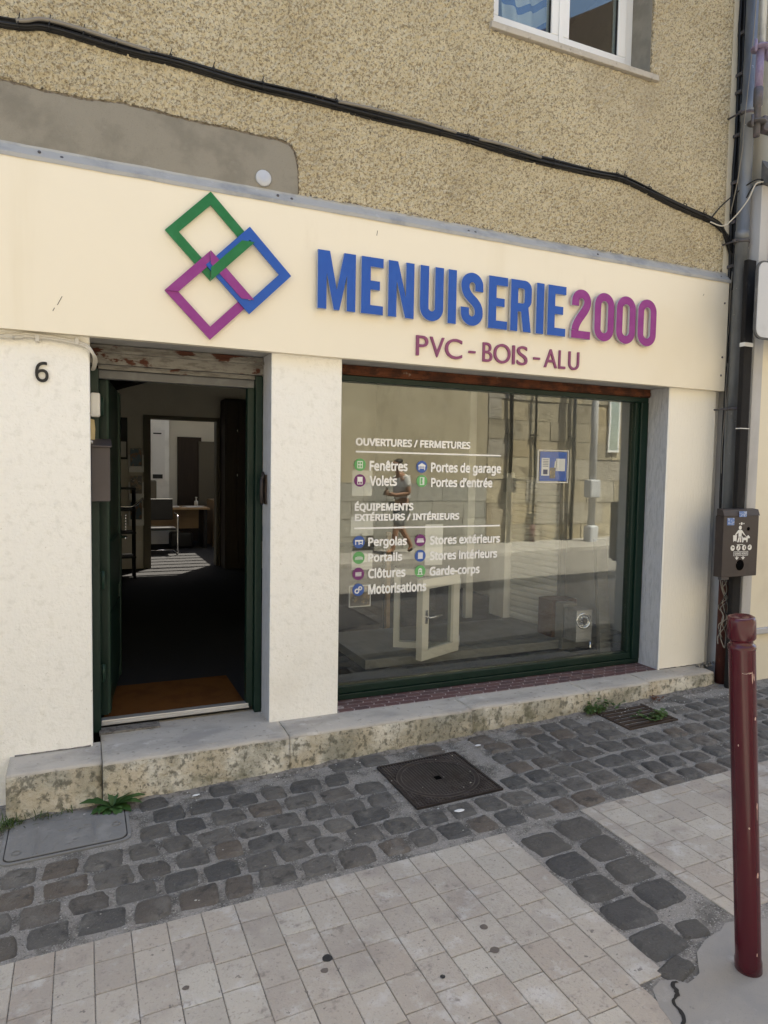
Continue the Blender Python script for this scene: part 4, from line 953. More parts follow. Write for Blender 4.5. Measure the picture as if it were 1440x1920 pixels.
# letterbox, bell box and card on the left door jamb
o = thing('letterbox', 'taupe metal letterbox with a sloping lid on the left door jamb', 'letterbox', (.09, .15, 1.30))
mb = MB(); mb.prism([(.07, 1.31), (.189, 1.31), (.189, 1.640), (.07, 1.60)], .044, .138, 'x'); mb.build('box', m_letterbox, o, bevel=.003)
mb = MB(); mb.prism([(.060, 1.600), (.189, 1.642), (.189, 1.649), (.060, 1.608)], .042, .146, 'x'); mb.build('lid', m_letterbox, o, bevel=.001)
mb = MB().tube([(.046, .075, 1.62), (.046, .065, 1.632)], .007, 8); mb.build('rivet', m_alu, o)
o = MB().box(.043, .092, .135, .189, 1.765, 1.895, bev=.010).build('doorbell_box', m_plastic, loc=(.06, .18, 1.765)); tag(o, 'small white plastic bell box on the green jamb above the letterbox', 'bell box')
o = MB().prism([(.043, 1.63), (.064, 1.63), (.067, 1.70), (.062, 1.75), (.043, 1.755)], .168, .188, 'y').build('card', m_card, loc=(.05, .18, 1.63)); tag(o, 'buff card tucked against the jamb between bell box and letterbox', 'card')

# iron catch on the pillar reveal
o = thing('iron_latch', 'black iron shutter catch fixed to the shade-grey side of the middle pillar', 'latch', (.99, .11, 1.38))
mb = MB().box(.989, .9995, .085, .135, 1.29, 1.465, bev=.004); mb.build('plate', m_rustiron, o)
n = 20; mb = MB().tube([(.966 + .010 * cos(2 * pi * k / n), .075 + .030 * cos(2 * pi * k / n), 1.37 + .075 * sin(2 * pi * k / n)) for k in range(n)], .010, 8, closed=True); mb.build('ring', m_iron, o)
mb = MB().tube([(.99, .10, 1.43), (.975, .085, 1.475), (.965, .06, 1.44)], .009, 8); mb.build('hook', m_iron, o)

# downpipe
dp = thing('downpipe', 'tall weathered grey zinc downpipe between the two houses', 'pipe', (4.60, -.12, zg(4.6)))
DX, DY = 4.600, -.122
def pipe(mb, z0, z1, r, dx=0): mb.lathe([(r, z0), (r, z1)], (DX + dx, DY, 0), 20)
mb = MB(); mb.lathe([(.047, .72), (.047, 3.30), (.051, 3.301), (.051, 3.36), (.047, 3.361), (.047, 4.18), (.052, 4.181), (.052, 4.30), (.046, 4.301), (.046, 6.0)], (DX, DY, 0), 24); mb.build('pipe', m_zinc, dp)
for z in (3.28, 4.22, 2.02):
    mb = MB(); n = 20; mb.lathe([(.048, z - .012), (.056, z - .010), (.056, z + .010), (.048, z + .012)], (DX, DY, 0), 24)
    mb.box(DX - .09, DX - .05, DY - .012, DY + .012, z - .014, z + .010, bev=.003); mb.box(DX + .05, DX + .085, DY - .010, DY + .01, z - .03, z + .01, bev=.003)
    mb.tube([(DX - .07, DY - .03, z), (DX - .07, DY + .12, z)], .007, 8); mb.build('collar', m_coupler, dp)
mb = MB(); mb.lathe([(.048, zg(4.6) - .02), (.048, .70), (.056, .701), (.056, .76), (.049, .765)], (DX - .012, DY - .01, 0), 24); mb.build('pipe_foot', m_redpipe, dp)
# tangle of thin wires beside the pipe foot
tg = thing('wire_tangle', 'tangle of thin grey wires hanging beside the brown pipe foot', 'wires', (4.56, -.16, .2))
q = random.Random(4)
for k in range(6):
    P = []; z = .80 - .02 * k
    for j in range(8): P.append((4.50 + q.uniform(-.035, .045) - (.05 if j > 5 and k < 2 else 0), -.17 - q.uniform(0, .05), z)); z -= q.uniform(.05, .11)
    MB().tube(spline(P, 6), .0035, 5).build('wire', m_cablegrey if k % 3 else m_cable, tg)

# black post that carries the bag dispenser
pst = thing('metal_post', 'black tarred square post beside the downpipe', 'post', (4.545, -.25, zg(4.5)))
mb = MB(); mb.box(4.508, 4.596, -.262, -.222, zg(4.5) - .02, 3.105, bev=.006)
mb.build('post', m_post, pst)
mb = MB(); mb.box(4.505, 4.599, -.265, -.2215, 1.86, 1.866); mb.box(4.505, 4.599, -.265, -.2215, 2.47, 2.50, bev=.002); mb.build('band', m_paper, pst)

# dog-waste bag dispenser
dsp = thing('bag_dispenser', 'brown enamel dog waste bag dispenser with white pictograms on the black post', 'dispenser', (4.47, -.30, .75))
BX0, BX1, BZ0, BZ1, BY = 4.292, 4.662, .758, 1.252, -.335
mb = MB(); mb.box(BX0, BX1, BY, -.263, BZ0, BZ1 - .04, bev=.004); mb.prism([(BY - .004, BZ1 - .0395), (-.275, BZ1 - .0395), (-.275, BZ1 + .012), (BY + .012, BZ1 + .006)], BX0 - .003, BX1 + .003, 'x'); mb.build('case', m_brown, dsp)
U0, V0, SU = (BX0 + BX1) / 2, BZ1, 1.0
def dz_(v): return V0 - v
pic = MB(); PY = BY - .0016
def pr(x0, x1, v0, v1): pic.box(U0 + x0, U0 + x1, PY, BY - .0003, dz_(v1), dz_(v0))
def pp(P): pic.prism([(U0 + a, dz_(b)) for a, b in P], PY, BY - .0003, 'y')
def pc(x, v, r, n=16): pp([(x + r * cos(2 * pi * k / n), v + r * sin(2 * pi * k / n)) for k in range(n)])
pc(.0, .098, .010); pc(-.022, .098, .004); pc(.024, .098, .005)
pc(-.012, .128, .015)                                            # man
pp([(-.030, .145), (.006, .145), (.040, .180), (.034, .185), (.006, .163), (.004, .196), (-.026, .196), (-.028, .163), (-.056, .184), (-.062, .178)])
pp([(-.026, .199), (-.011, .199), (-.022, .236), (-.038, .236)]); pp([(-.008, .199), (.004, .199), (.004, .236), (-.011, .236)])
pp([(-.082, .183), (-.044, .183), (-.046, .226), (-.080, .226)]); pr(-.078, -.074, .227, .233); pr(-.052, -.048, .227, .233)      # bin bag
pp([(.012, .190), (.020, .203), (.058, .203), (.068, .190), (.078, .186), (.094, .200), (.092, .208), (.072, .210), (.070, .238), (.060, .238), (.058, .222), (.030, .222), (.026, .238), (.014, .238), (.014, .210), (.008, .196)])  # dog
pp([(.034, .180), (.040, .180), (.070, .205), (.066, .207)])
pr(-.040, .026, .252, .256)
for k in range(4): pc(-.082 + .060 * k, .278, .021)
t_ = .003
pr(-.070, .082, .305, .305 + t_); pr(-.070, .082, .335, .335 + t_); pr(-.070, -.070 + t_, .308, .335); pr(.082 - t_, .082, .308, .335)
for x in (-.034, .032): pp([(x - .005, .342), (x + .005, .342), (x + .005, .352), (x + .022, .348), (x, .368), (x - .022, .348), (x - .005, .352)])
pr(-.034, .034, .389, .392); pr(-.014, .014, .379, .381)
text_into(pic, "SERVEZ-VOUS", U0 - .060, U0 + .072, dz_(.330), .017, PY, .0012, .01)
pic.build('pictograms', m_pict, dsp)
mb = MB()
for k in range(4):
    cx = U0 - .082 + .060 * k; cz = dz_(.278)
    for a in ((.4, 2.2), (1.2, 4.0), (.9, 5.4), (1.57, 3.1))[k]: mb.obox((cx + .006 * cos(a), PY - .0006, cz + .006 * sin(a)), (cos(a), 0, sin(a)), (0, 1, 0), (-sin(a), 0, cos(a)), .009, .0004, .003)
mb.build('symbols', m_brown, dsp)
mb = MB(); mb.lathe([(.040, 0), (.040, .003), (.036, .0035), (.0, .0036)], (U0 + .002, BY - .0002, dz_(.408)), 24, 0, (0, -1, 0)); mb.build('slot', m_black, dsp); mb = MB(); mb.lathe([(.014, 0), (.014, .002), (.0, .0022)], (U0 + .075, BY - .0002, dz_(.138)), 16, 0, (0, -1, 0)); mb.build('keyhole', m_black, dsp)
mb = MB(); mb.box(BX0 + .035, BX0 + .108, BY - .0012, BY - .0003, dz_(.108), dz_(.055)); mb.build('sticker', m_bluestk, dsp); mb = MB(); mb.box(U0 - .035, U0 + .045, BY - .0055, BY - .0045, dz_(.048), dz_(.006)); mb.build('sticker', m_bluestk, dsp)
mb = MB(); mb.box(BX0 + .02, BX0 + .10, -.32, -.29, BZ0 - .022, BZ0 - .001, bev=.003); mb.build('bracket', m_coupler, dsp)

# rounded grey sign plate at the right edge of the frame
o = thing('sign_plate', 'pale grey rounded sign plate with a dark rim at the right edge', 'sign plate', (4.75, -.40, 2.75))
def rrect(x0, x1, z0, z1, r, n=6): return arc(x1 - r, z1 - r, r, 0, 90, n) + arc(x0 + r, z1 - r, r, 90, 180, n) + arc(x0 + r, z0 + r, r, 180, 270, n) + arc(x1 - r, z0 + r, r, 270, 360, n)
MB().prism(rrect(4.432, 5.05, 2.50, 3.055, .07), -.40, -.385, 'y').build('rim', m_lead, o)
MB().prism(rrect(4.444, 5.038, 2.512, 3.043, .062), -.404, -.4005, 'y').build('plate', m_mirrorback, o)
MB().box(4.70, 4.76, -.384, -.225, 2.72, 2.80, bev=.004).build('bracket', m_coupler, o)

# scaffold pipe of the neighbour
o = thing('scaffold_standard', 'galvanised scaffold upright with a purple lower section and couplers at the top right', 'scaffold', (4.33, -.42, 3.9))
SXc, SYc = 4.33, -.42
mb = MB().tube([(SXc + .005, SYc, 6.6), (SXc + .005, SYc, 4.478)], .026, 16); mb.build('tube', m_galv, o)
mb = MB().tube([(SXc, SYc, 4.477), (SXc, SYc, 4.19)], .026, 16); mb.build('painted_tube', m_purpletube, o)
mb = MB(); mb.lathe([(.022, 3.875), (.023, 3.95), (.023, 4.08), (.030, 4.085), (.031, 4.20), (.027, 4.205)], (SXc, SYc, 0), 20); mb.build('base_jack', m_coupler, o)
for z in (4.47, 3.97):
    mb = MB(); mb.lathe([(.027, z - .010), (.062, z - .005), (.062, z + .005), (.027, z + .010)], (SXc, SYc, 0), 24)
    mb.box(SXc + .04, SXc + .14, SYc - .03, SYc + .03, z - .05, z + .05, bev=.008); mb.tube([(SXc - .07, SYc - .02, z - .05), (SXc - .07, SYc - .02, z + .03)], .010, 8); mb.tube([(SXc + .10, SYc - .05, z - .02), (SXc + .10, SYc + .05, z - .02)], .011, 8)
    mb.build('coupler', m_coupler if z < 4 else m_purpletube, o)
mb = MB()
for z in (4.44, 3.94): mb.tube([(SXc + .10, SYc, z), (7.5, SYc, z)], .030, 12)
mb.tube([(4.62, SYc - .02, 4.3), (4.62, SYc - .02, 3.8)], .02, 10); mb.tube([(6.6, SYc, 4.44), (6.6, -.225, 4.44)], .024, 10); mb.build('ledger', m_coupler, o)

# neighbouring house
nb = thing('neighbour_house', 'pale cream neighbouring house with grey pilaster at the right edge', 'building', (8, 0, 0))
NY = -.22; NX = 4.668
mb = MB(); mb.box(NX + .10, 14, NY + .006, 7, -.6, 8.2); mb.build('wall', m_neigh, nb)
mb = MB(); mb.box(NX, NX + .0995, NY, 3, -.6, 3.70, bev=.004); mb.box(NX + .1, 9, NY - .012, NY + .0055, 2.60, 3.66, bev=.004); mb.build('pilaster', m_neighgrey, nb)
mb = MB(); mb.prism([(NY - .10, 3.68), (NY + .005, 3.68), (NY + .005, 3.86), (NY - .03, 3.80), (NY - .10, 3.735)], NX - .012, 9, 'x'); mb.build('ledge', m_lead, nb)
mb = MB(); mb.box(NX + .1005, 14, NY - .025, NY + .0055, .27, .315, bev=.004); mb.build('plinth_moulding', m_neighgrey, nb)
mb = MB(); mb.prism([(-.5, 8.2), (-.5, 8.3), (3.3, 10.5), (7.2, 8.3), (7.2, 8.2)], NX - .02, 14.2, 'x'); mb.build('roof', m_roof, nb)

# ================================================================== STREET FURNITURE
bo = thing('bollard', 'dark red enamel bollard leaning slightly over the concrete patch', 'bollard', (2.066, -2.36, zg(2.07)))
bz = Vector((2.072, -2.362, zg(2.07) - .02)); bt = Vector((1.953, -2.36, 1.050)); ax = (bt - bz).normalized(); Lb = (bt - bz).length
bm_ = MB(); bm_.lathe([(.043, 0), (.043, .055), (.0405, .065), (.0405, Lb - .112), (.0425, Lb - .106), (.0425, Lb - .098), (.0395, Lb - .094), (.034, Lb - .090), (.034, Lb - .080), (.0395, Lb - .076), (.043, Lb - .070), (.043, Lb - .012), (.040, Lb - .003), (.034, Lb), (.015, Lb - .007)], bz, 40, 0, ax); bm_.build('shaft', m_boll, bo)
def chip(a, h, w_, hh, seed):
    mb = MB(); n = 10; zax = ax; xax = zax.orthogonal().normalized(); yax = zax.cross(xax); vs = []
    ref = Vector((-.62, -.78, 0)); a0 = math.atan2(ref.dot(yax), ref.dot(xax)) + a
    for k in range(n):
        t = 2 * pi * k / n; r = 1 + .5 * noise.noise(Vector((cos(t) * 2 + seed, sin(t) * 2, seed))); aa = a0 + w_ * r * cos(t); h_ = h + hh * r * sin(t)
        vs.append(bz + zax * h_ + (xax * cos(aa) + yax * sin(aa)) * .0409)
    mb.add(vs, [tuple(range(n))]); return mb
for k, (a, h, w_, hh) in enumerate(((.55, 1.06, .05, .02), (.72, 1.06, .06, .012), (.15, 1.075, .4, .0025), (.80, .92, .10, .006), (.82, .62, .10, .012), (.80, .60, .03, .03), (.05, .55, .07, .004), (.74, .38, .12, .010), (-.1, .045, .22, .012), (-.62, .83, .04, .004), (.5, .10, .05, .006))):
    mb = chip(a, h, w_, hh, k + 1); mb.build('paint_chip', m_chip, bo)

# manhole cover
mh = thing('manhole_cover', 'square brown cast iron manhole cover with a ribbed round lid set in the cobbles', 'manhole cover', (1.78, -.67, zg(1.78)))
X0, X1, Y0, Y1 = 1.523, 2.034, -.925, -.408; cx, cy = (X0 + X1) / 2, (Y0 + Y1) / 2
def zc(x): return zg(x) + .002
mb = MB()
def flat(mb, x0, x1, y0, y1, z0, z1, mi=0): mb.add([(x, y, zg(x) + z) for x in (x0, x1) for y in (y0, y1) for z in (z0, z1)], [(0, 1, 3, 2), (4, 6, 7, 5), (0, 4, 5, 1), (2, 3, 7, 6), (0, 2, 6, 4), (1, 5, 7, 3)], mi)
flat(mb, X0, X1, Y0, Y1, -.03, .001)
for (a, b, c, d) in ((X0, X1, Y0, Y0 + .012), (X0, X1, Y1 - .012, Y1), (X0, X0 + .012, Y0 + .012, Y1 - .012), (X1 - .012, X1, Y0 + .012, Y1 - .012)): flat(mb, a, b, c, d, .001, .007)
mb.build('frame', m_iron, mh)
rb = MB(); R1, R2 = .232, .205
p = X0 + .026
while p < X1 - .02:
    s = math.sqrt(max(0, R1 ** 2 - (p - cx) ** 2)) if abs(p - cx) < R1 else 0
    if s > .004: flat(rb, p - .0022, p + .0022, Y0 + .014, cy - s - .002, .001, .006); flat(rb, p - .0022, p + .0022, cy + s + .002, Y1 - .014, .001, .006)
    else: flat(rb, p - .0022, p + .0022, Y0 + .014, Y1 - .014, .001, .006)
    p += .0175
p = Y0 + .03
while p < Y1 - .02:
    s = math.sqrt(max(0, R1 ** 2 - (p - cy) ** 2)) if abs(p - cy) < R1 else 0
    if s > .004: flat(rb, X0 + .014, cx - s - .002, p - .002, p + .002, .001, .0050); flat(rb, cx + s + .002, X1 - .014, p - .002, p + .002, .001, .0050)
    else: flat(rb, X0 + .014, X1 - .014, p - .002, p + .002, .001, .0050)
    p += .0195
rb.build('rim_ribs', m_ironworn, mh)
lid = MB(); n = 48
def annulus(mb, r0, r1, z, mi=0):
    vs = []
    for k in range(n):
        a = 2 * pi * k / n
        for (r, h) in ((r0, z - .004), (r0, z), (r1, z), (r1, z - .004)): x = cx + r * cos(a); vs.append((x, cy + r * sin(a), zg(x) + h))
    mb.add(vs, [(4 * k + j, 4 * ((k + 1) % n) + j, 4 * ((k + 1) % n) + j + 1, 4 * k + j + 1) for k in range(n) for j in range(3)], mi)
annulus(lid, .224, .230, .0065, 1); annulus(lid, .206, .2235, .005, 0); annulus(lid, .200, .2055, .0065, 1)
lid.prism([(cx + .2 * cos(2 * pi * k / n), cy + .2 * sin(2 * pi * k / n)) for k in range(n)], zg(cx) - .01, zg(cx) + .0015, 'z', 0)
p = cx - .195
while p < cx + .196:
    s = math.sqrt(max(0, .2 ** 2 - (p - cx) ** 2))
    if s > .01:
        if abs(p - cx) < .022: flat(lid, p - .0022, p + .0022, cy - s, cy - .03, .001, .0062, 1); flat(lid, p - .0022, p + .0022, cy + .03, cy + s, .001, .0062, 1)
        else: flat(lid, p - .0022, p + .0022, cy - s, cy + s, .001, .0062, 1)
    p += .0175
p = cy - .19
while p < cy - .02:
    s = math.sqrt(max(0, .2 ** 2 - (p - cy) ** 2))
    flat(lid, cx - s, cx + s, p - .0018, p + .0018, .001, .0042, 1); p += .02
lid.build('lid', [m_iron, m_ironworn], mh)
mb = MB(); flat(mb, cx - .017, cx + .017, cy - .016, cy + .016, .001, .0055); mb.build('key_hole', m_black, mh)
# drain grate
dg_ = thing('drain_grate', 'rusty iron drain grate with weeds at the foot of the step', 'drain grate', (3.44, -.37, zg(3.44)))
mb = MB(); flat(mb, 3.235, 3.655, -.58, -.175, -.06, -.028); mb.build('pit', m_black, dg_)
mb = MB(); X0, X1, Y0, Y1 = 3.235, 3.655, -.58, -.175
for (a, b, c, d) in ((X0, X1, Y0, Y0 + .022), (X0, X1, Y1 - .022, Y1), (X0, X0 + .018, Y0 + .022, Y1 - .022), (X1 - .018, X1, Y0 + .022, Y1 - .022)): flat(mb, a, b, c, d, -.03, .004)
mb.build('frame', m_rustiron, dg_)
for k in range(7):
    mb = MB(); yy = Y0 + .052 + k * .049; flat(mb, X0 + .018, X1 - .018, yy - .013, yy + .013, -.03, .003); mb.build('bar', m_rustiron, dg_)
# grey service cover
sc = thing('service_cover', 'grey rectangular service cover with rounded corners at the foot of the step', 'access cover', (-.08, -.44, zg(-.08)))
def slabpoly(mb, P, z0, z1, mi=0):
    n = len(P); mb.add([(x, y, zg(x) + z0) for x, y in P] + [(x, y, zg(x) + z1) for x, y in P], [tuple(range(n, 2 * n))] + [(i, (i + 1) % n, n + (i + 1) % n, n + i) for i in range(n)], mi)
m_cover = pbr("grey composite", (.20, .195, .185), .7, .35, layers=[L((.27, .265, .25), 9, .5, .7, .7, 6), L((.10, .1, .1), 30, .6, .74, .5)], bumps=[B(28, .5, .008, 5), B(160, .3, .002)])
mb = MB(); slabpoly(mb, rrect(-.352, .197, -.622, -.235, .05), -.02, .003); mb.build('frame', m_cover, sc)
mb = MB(); slabpoly(mb, rrect(-.336, .181, -.606, -.238, .042), .001, .0045); mb.build('gap', m_dark, sc)
mb = MB(); slabpoly(mb, rrect(-.331, .176, -.601, -.24, .040), .002, .0075)
for k in range(2):
    cx_, cy_ = ((-.285, -.545), (.135, -.46))[k]
    for j in range(14): a = 2 * pi * j / 14; mb.obox((cx_ + .018 * cos(a), cy_ + .018 * sin(a), zg(cx_) + .008), (cos(a), sin(a), 0), (-sin(a), cos(a), 0), (0, 0, 1), .003, .005, .0025)
for x in (-.215, -.20, .03, .045): flat(mb, x - .003, x + .003, -.585, -.26, .0072, .0095)
qq = random.Random(2)
for k in range(26):
    x = qq.uniform(-.18, .02); y = qq.uniform(-.57, -.27); a = qq.uniform(-.5, .5) + (1.57 if k % 2 else 0); l = qq.uniform(.01, .03)
    mb.obox((x, y, zg(x) + .0078), (cos(a), sin(a), 0), (-sin(a), cos(a), 0), (0, 0, 1), l, .0025, .0012)
mb.build('lid', m_cover, sc)

# ================================================================== WEEDS
def leaf(mb, base, az, el, ln, wd, droop, lobes=0, mi=0, fold=.25, seed=0):
    n = 14; vs = []; fs = []; p = Vector(base); e = el; st = ln / n
    for i in range(n + 1):
        t = i / n; d = Vector((cos(az) * cos(e), sin(az) * cos(e), sin(e))); side = Vector((-sin(az), cos(az), 0)); up = side.cross(d) * -1
        wv = wd * (sin(pi * min(1, t * .92 + .08)) ** .8) * (1 if t > .12 else .35)
        if lobes: wv *= .68 + .32 * abs(((t * lobes) % 1) * 2 - 1) * (1.3 - .3 * t)
        vs += [p + side * wv + up * fold * wv, p, p - side * wv + up * fold * wv]
        p = p + d * st; e -= droop / n
    for i in range(n):
        for j in range(2): a = i * 3 + j; fs.append((a, a + 1, a + 4, a + 3))
    mb.add(vs, fs, mi, True)
dd = thing('dandelion', 'leafy dandelion growing at the foot of the step beside the grey cover', 'plant', (.125, -.275, zg(.12)))
for k, (az, el, ln, wd, dr) in enumerate(((3.0, .55, .165, .036, .75), (3.55, .35, .12, .030, .9), (4.3, .35, .10, .030, 1.1), (5.0, .4, .11, .034, 1.1), (5.6, .35, .115, .034, .9), (.35, .75, .14, .024, .8), (.05, .55, .17, .034, .8), (1.0, 1.1, .10, .018, .4), (2.0, 1.2, .09, .016, .3), (5.9, .6, .16, .030, 1.0), (3.9, .6, .10, .026, 1.2))):
    mb = MB(); leaf(mb, (.125, -.275, zg(.12) + .008), az, el, ln, wd, dr, 4, 0, .3, k); mb.build('leaf', m_leaf, dd)
def tuft(x, y, n, h, seed, label, spread=.05, name='grass_tuft', m=None):
    q = random.Random(seed); mb = MB()
    for _ in range(n):
        bx, by = x + q.gauss(0, spread * .5), y + q.gauss(0, spread * .25); a = q.uniform(0, 2 * pi); leaf(mb, (bx, by, zg(bx) + .001), a, q.uniform(.6, 1.4), h * q.uniform(.5, 1.2), .0022, q.uniform(.2, 1.4), 0, 0, .3)
    o = mb.build(name, m or m_grass, loc=(x, y, zg(x))); return tag(o, label, 'grass')
tuft(-.345, -.27, 110, .07, 1, 'dense grass tuft at the left end of the stone step', .09)
tuft(-.20, -.255, 26, .09, 2, 'sparse grass tuft in the joint above the grey cover', .05)
tuft(-.12, -.25, 14, .06, 5, 'few short grass blades beside the grey cover, nearer the dandelion', .06)
def weed(x, y, n, h, seed, label, m, z=0, spread=.06, lw=.012):
    q = random.Random(seed); o = thing('weed', label, 'plant', (x, y, zg(x) + z)); st = MB(); lf = MB()
    for _ in range(n):
        bx, by = x + q.gauss(0, spread * .6), y + q.gauss(0, spread * .3); top = Vector((bx + q.gauss(0, .03), by - abs(q.gauss(0, .03)), zg(x) + z + h * q.uniform(.3, 1)))
        P = [Vector((bx, by, zg(bx) + z)), (Vector((bx, by, zg(bx) + z)) + top) / 2 + Vector((q.gauss(0, .01), q.gauss(0, .01), .01)), top]; st.tube(P, .0016, 4)
        for j in range(7):
            b = P[0].lerp(P[2], q.uniform(.15, 1)); leaf(lf, b, q.uniform(0, 2 * pi), q.uniform(-.1, .7), lw * q.uniform(1.5, 2.6), lw * q.uniform(.5, .9), .8, 0, 0, .2)
    st.build('stem', m, o); lf.build('leaves', m, o); return o
weed(3.215, -.245, 18, .12, 3, 'bushy green weed between the step and the left corner of the drain grate', m_leaf2, 0, .09)
weed(3.32, -.23, 10, .085, 9, 'green weed behind the drain grate against the step', m_leaf2, 0, .07)
weed(3.56, -.46, 9, .055, 4, 'fresh green weed sprouting through the right side of the drain grate', m_leaf2, -.01, .06, .02)
weed(3.43, -.40, 5, .035, 6, 'small dull weed in the middle of the drain grate', m_leaf, -.012, .06, .012)
weed(3.80, -.235, 6, .05, 8, 'dry reddish weed at the joint of the step right of the grate', m_brownleaf, 0, .05, .008)
# litter specks
q = random.Random(21); mb = MB()
for _ in range(300):
    u = q.random()
    if u < .55: x, y = q.uniform(3.6, 4.7), -.24 - abs(q.gauss(0, .14))
    elif u < .8: x, y = q.uniform(-.3, 4.4), -.27 - abs(q.gauss(0, .1))
    else: x, y = q.uniform(-.3, 4), q.uniform(-1.28, -.3)
    s = q.uniform(.0016, .0045); bm = bmesh.new(); bmesh.ops.create_icosphere(bm, subdivisions=1, radius=s)
    mb.bm(bm, 0, False, Matrix.Translation((x, y, zg(x) + .007)) @ Matrix.Diagonal((q.uniform(.7, 1.8), q.uniform(.7, 1.5), .6, 1)))
o = mb.build('grit', pbr("pale grit", (.5, .48, .44), .9, .2)); tag(o, 'scattered pale grit and plaster crumbs on the cobbles', 'grit', kind='stuff')
q = random.Random(8)
for k, (x, y, r) in enumerate(((1.70, -1.04, .028), (2.20, -.40, .022), (.53, -.33, .02))):
    mb = MB(); n = 12
    mb.add([(x, y, zg(x) + .0145)] + [(x + r * (1 + .5 * noise.noise(Vector((cos(2 * pi * j / n), sin(2 * pi * j / n), k)))) * cos(2 * pi * j / n), y + .5 * r * sin(2 * pi * j / n), zg(x) + .011) for j in range(n)], [(0, 1 + j, 1 + (j + 1) % n) for j in range(n)])
    o = mb.build('plaster_flake', m_paper, loc=(x, y, zg(x))); tag(o, ('white flake lying beside the manhole cover', 'pale flake near the step right of the manhole', 'white plaster smear on the cobbles below the doorway')[k], 'flake')

# ================================================================== INSIDE THE SHOP
FZ = .03
o = MB().add([(.10, .30, FZ + .014), (.915, .30, FZ + .014), (.915, .88, FZ + .014), (.19, .89, FZ + .014), (.10, .30, FZ + .001), (.915, .30, FZ + .001), (.915, .88, FZ + .001), (.19, .89, FZ + .001)], [(0, 1, 2, 3), (0, 4, 5, 1), (1, 5, 6, 2), (2, 6, 7, 3), (3, 7, 4, 0)]).build('doormat', m_mat, loc=(.5, .6, FZ)); tag(o, 'brown coir doormat just inside the open door', 'doormat')
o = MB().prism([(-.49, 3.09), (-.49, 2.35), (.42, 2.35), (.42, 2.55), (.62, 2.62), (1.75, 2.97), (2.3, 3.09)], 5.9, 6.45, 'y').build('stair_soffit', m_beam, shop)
def panelbox(name, label, cat, x0, x1, y0, y1, z0, z1, m, bev=.004):
    o = MB().box(x0, x1, y0, y1, z0, z1, bev=bev).build(name, m, loc=((x0 + x1) / 2, (y0 + y1) / 2, z0)); return tag(o, label, cat)
# tall dark cabinet to the right of the inner door
o = thing('cabinet', 'tall dark cabinet beside the inner doorway', 'cabinet', (2.08, 6.3, FZ))
MB().box(1.89, 2.25, 6.1, 6.49, FZ, 2.5, bev=.005).build('carcass', m_darkwood, o)
MB().box(1.90, 2.07, 6.08, 6.098, FZ + .08, 2.46, bev=.003).build('cabinet_door', m_darkwood, o); MB().box(2.074, 2.24, 6.08, 6.098, FZ + .08, 2.46, bev=.003).build('cabinet_door', m_darkwood, o)
for z in (2.0, 1.35): MB().tube([(2.06, 6.07, z), (2.06, 6.07, z + .1)], .008, 6).build('handle', m_chrome, o)
# brochure holders on the wall
for k, z in enumerate((1.42, 1.03, .66)):
    o = thing('brochure_holder', ('top brochure holder with a blue leaflet on the dark shop wall', 'middle brochure holder with an orange leaflet on the dark shop wall', 'lowest brochure holder, half behind the black stand')[k], 'brochure holder', (.70, 6.47, z), 'brochure holders on the inner wall')
    mb = MB(); mb.box(.60, .80, 6.40, 6.497, z, z + .085, bev=.003); mb.box(.60, .618, 6.43, 6.497, z + .0855, z + .25); mb.box(.782, .80, 6.43, 6.497, z + .0855, z + .25); mb.build('tray', m_pvc, o)
    MB().box(.625, .775, 6.455, 6.47, z + .0855, z + .34).build('leaflet', m_photo2 if k != 1 else m_photo, o)
o = thing('framed_picture', 'dark framed picture on the inner wall left of the brochure holders', 'picture', (.48, 6.49, 1.62)); MB().box(.28, .59, 6.475, 6.498, 1.60, 2.19, bev=.004).build('frame', m_dark, o); MB().box(.30, .57, 6.470, 6.4745, 1.63, 1.85).build('print', m_paper, o)
panelbox('wall_socket', 'small white socket low on the inner wall', 'socket', .70, .77, 6.488, 6.499, .36, .43, m_plastic)
# black display stand behind the door
o = thing('display_stand', 'black metal display stand with shelves behind the open door', 'stand', (.45, 5.7, FZ))
for x, y in ((.36, 5.6), (.62, 5.6), (.36, 5.85), (.62, 5.85)): MB().tube([(x, y, FZ), (x, y, 1.22)], .018, 8).build('post', m_dark, o)
for z in (.30, .62, .92, 1.20): MB().box(.28, .64, 5.56, 5.88, z, z + .025, bev=.003).build('shelf', m_dark, o)
o2 = thing('metal_sample', 'bent chrome handle sample on the black display stand', 'sample', (.6, 5.6, .95)); MB().tube(spline([(.40, 5.55, .98), (.58, 5.55, .98), (.66, 5.54, 1.03), (.72, 5.53, 1.09)], 5), .014, 8).build('bar', m_chrome, o2)
panelbox('umbrella_stand', 'tall dark tube standing behind the open door', 'stand', .30, .40, 4.3, 4.4, FZ, .95, m_dark, .01)
# floor stuff right
panelbox('carton', 'grey carton on the floor beside the dark cabinet', 'box', 2.30, 2.52, 6.0, 6.3, FZ, .42, m_iwall)
panelbox('white_sample', 'narrow white profile sample standing by the carton', 'sample', 2.22, 2.27, 5.70, 5.76, FZ, .34, m_iwhite)
o = MB().tube([(2.45, 6.1, .43), (2.42, 6.08, .6), (2.36, 6.05, .78)], .03, 8).build('profile_offcut', m_dark, loc=(2.42, 6.1, .43)); tag(o, 'dark profile offcut leaning on top of the grey carton', 'sample')
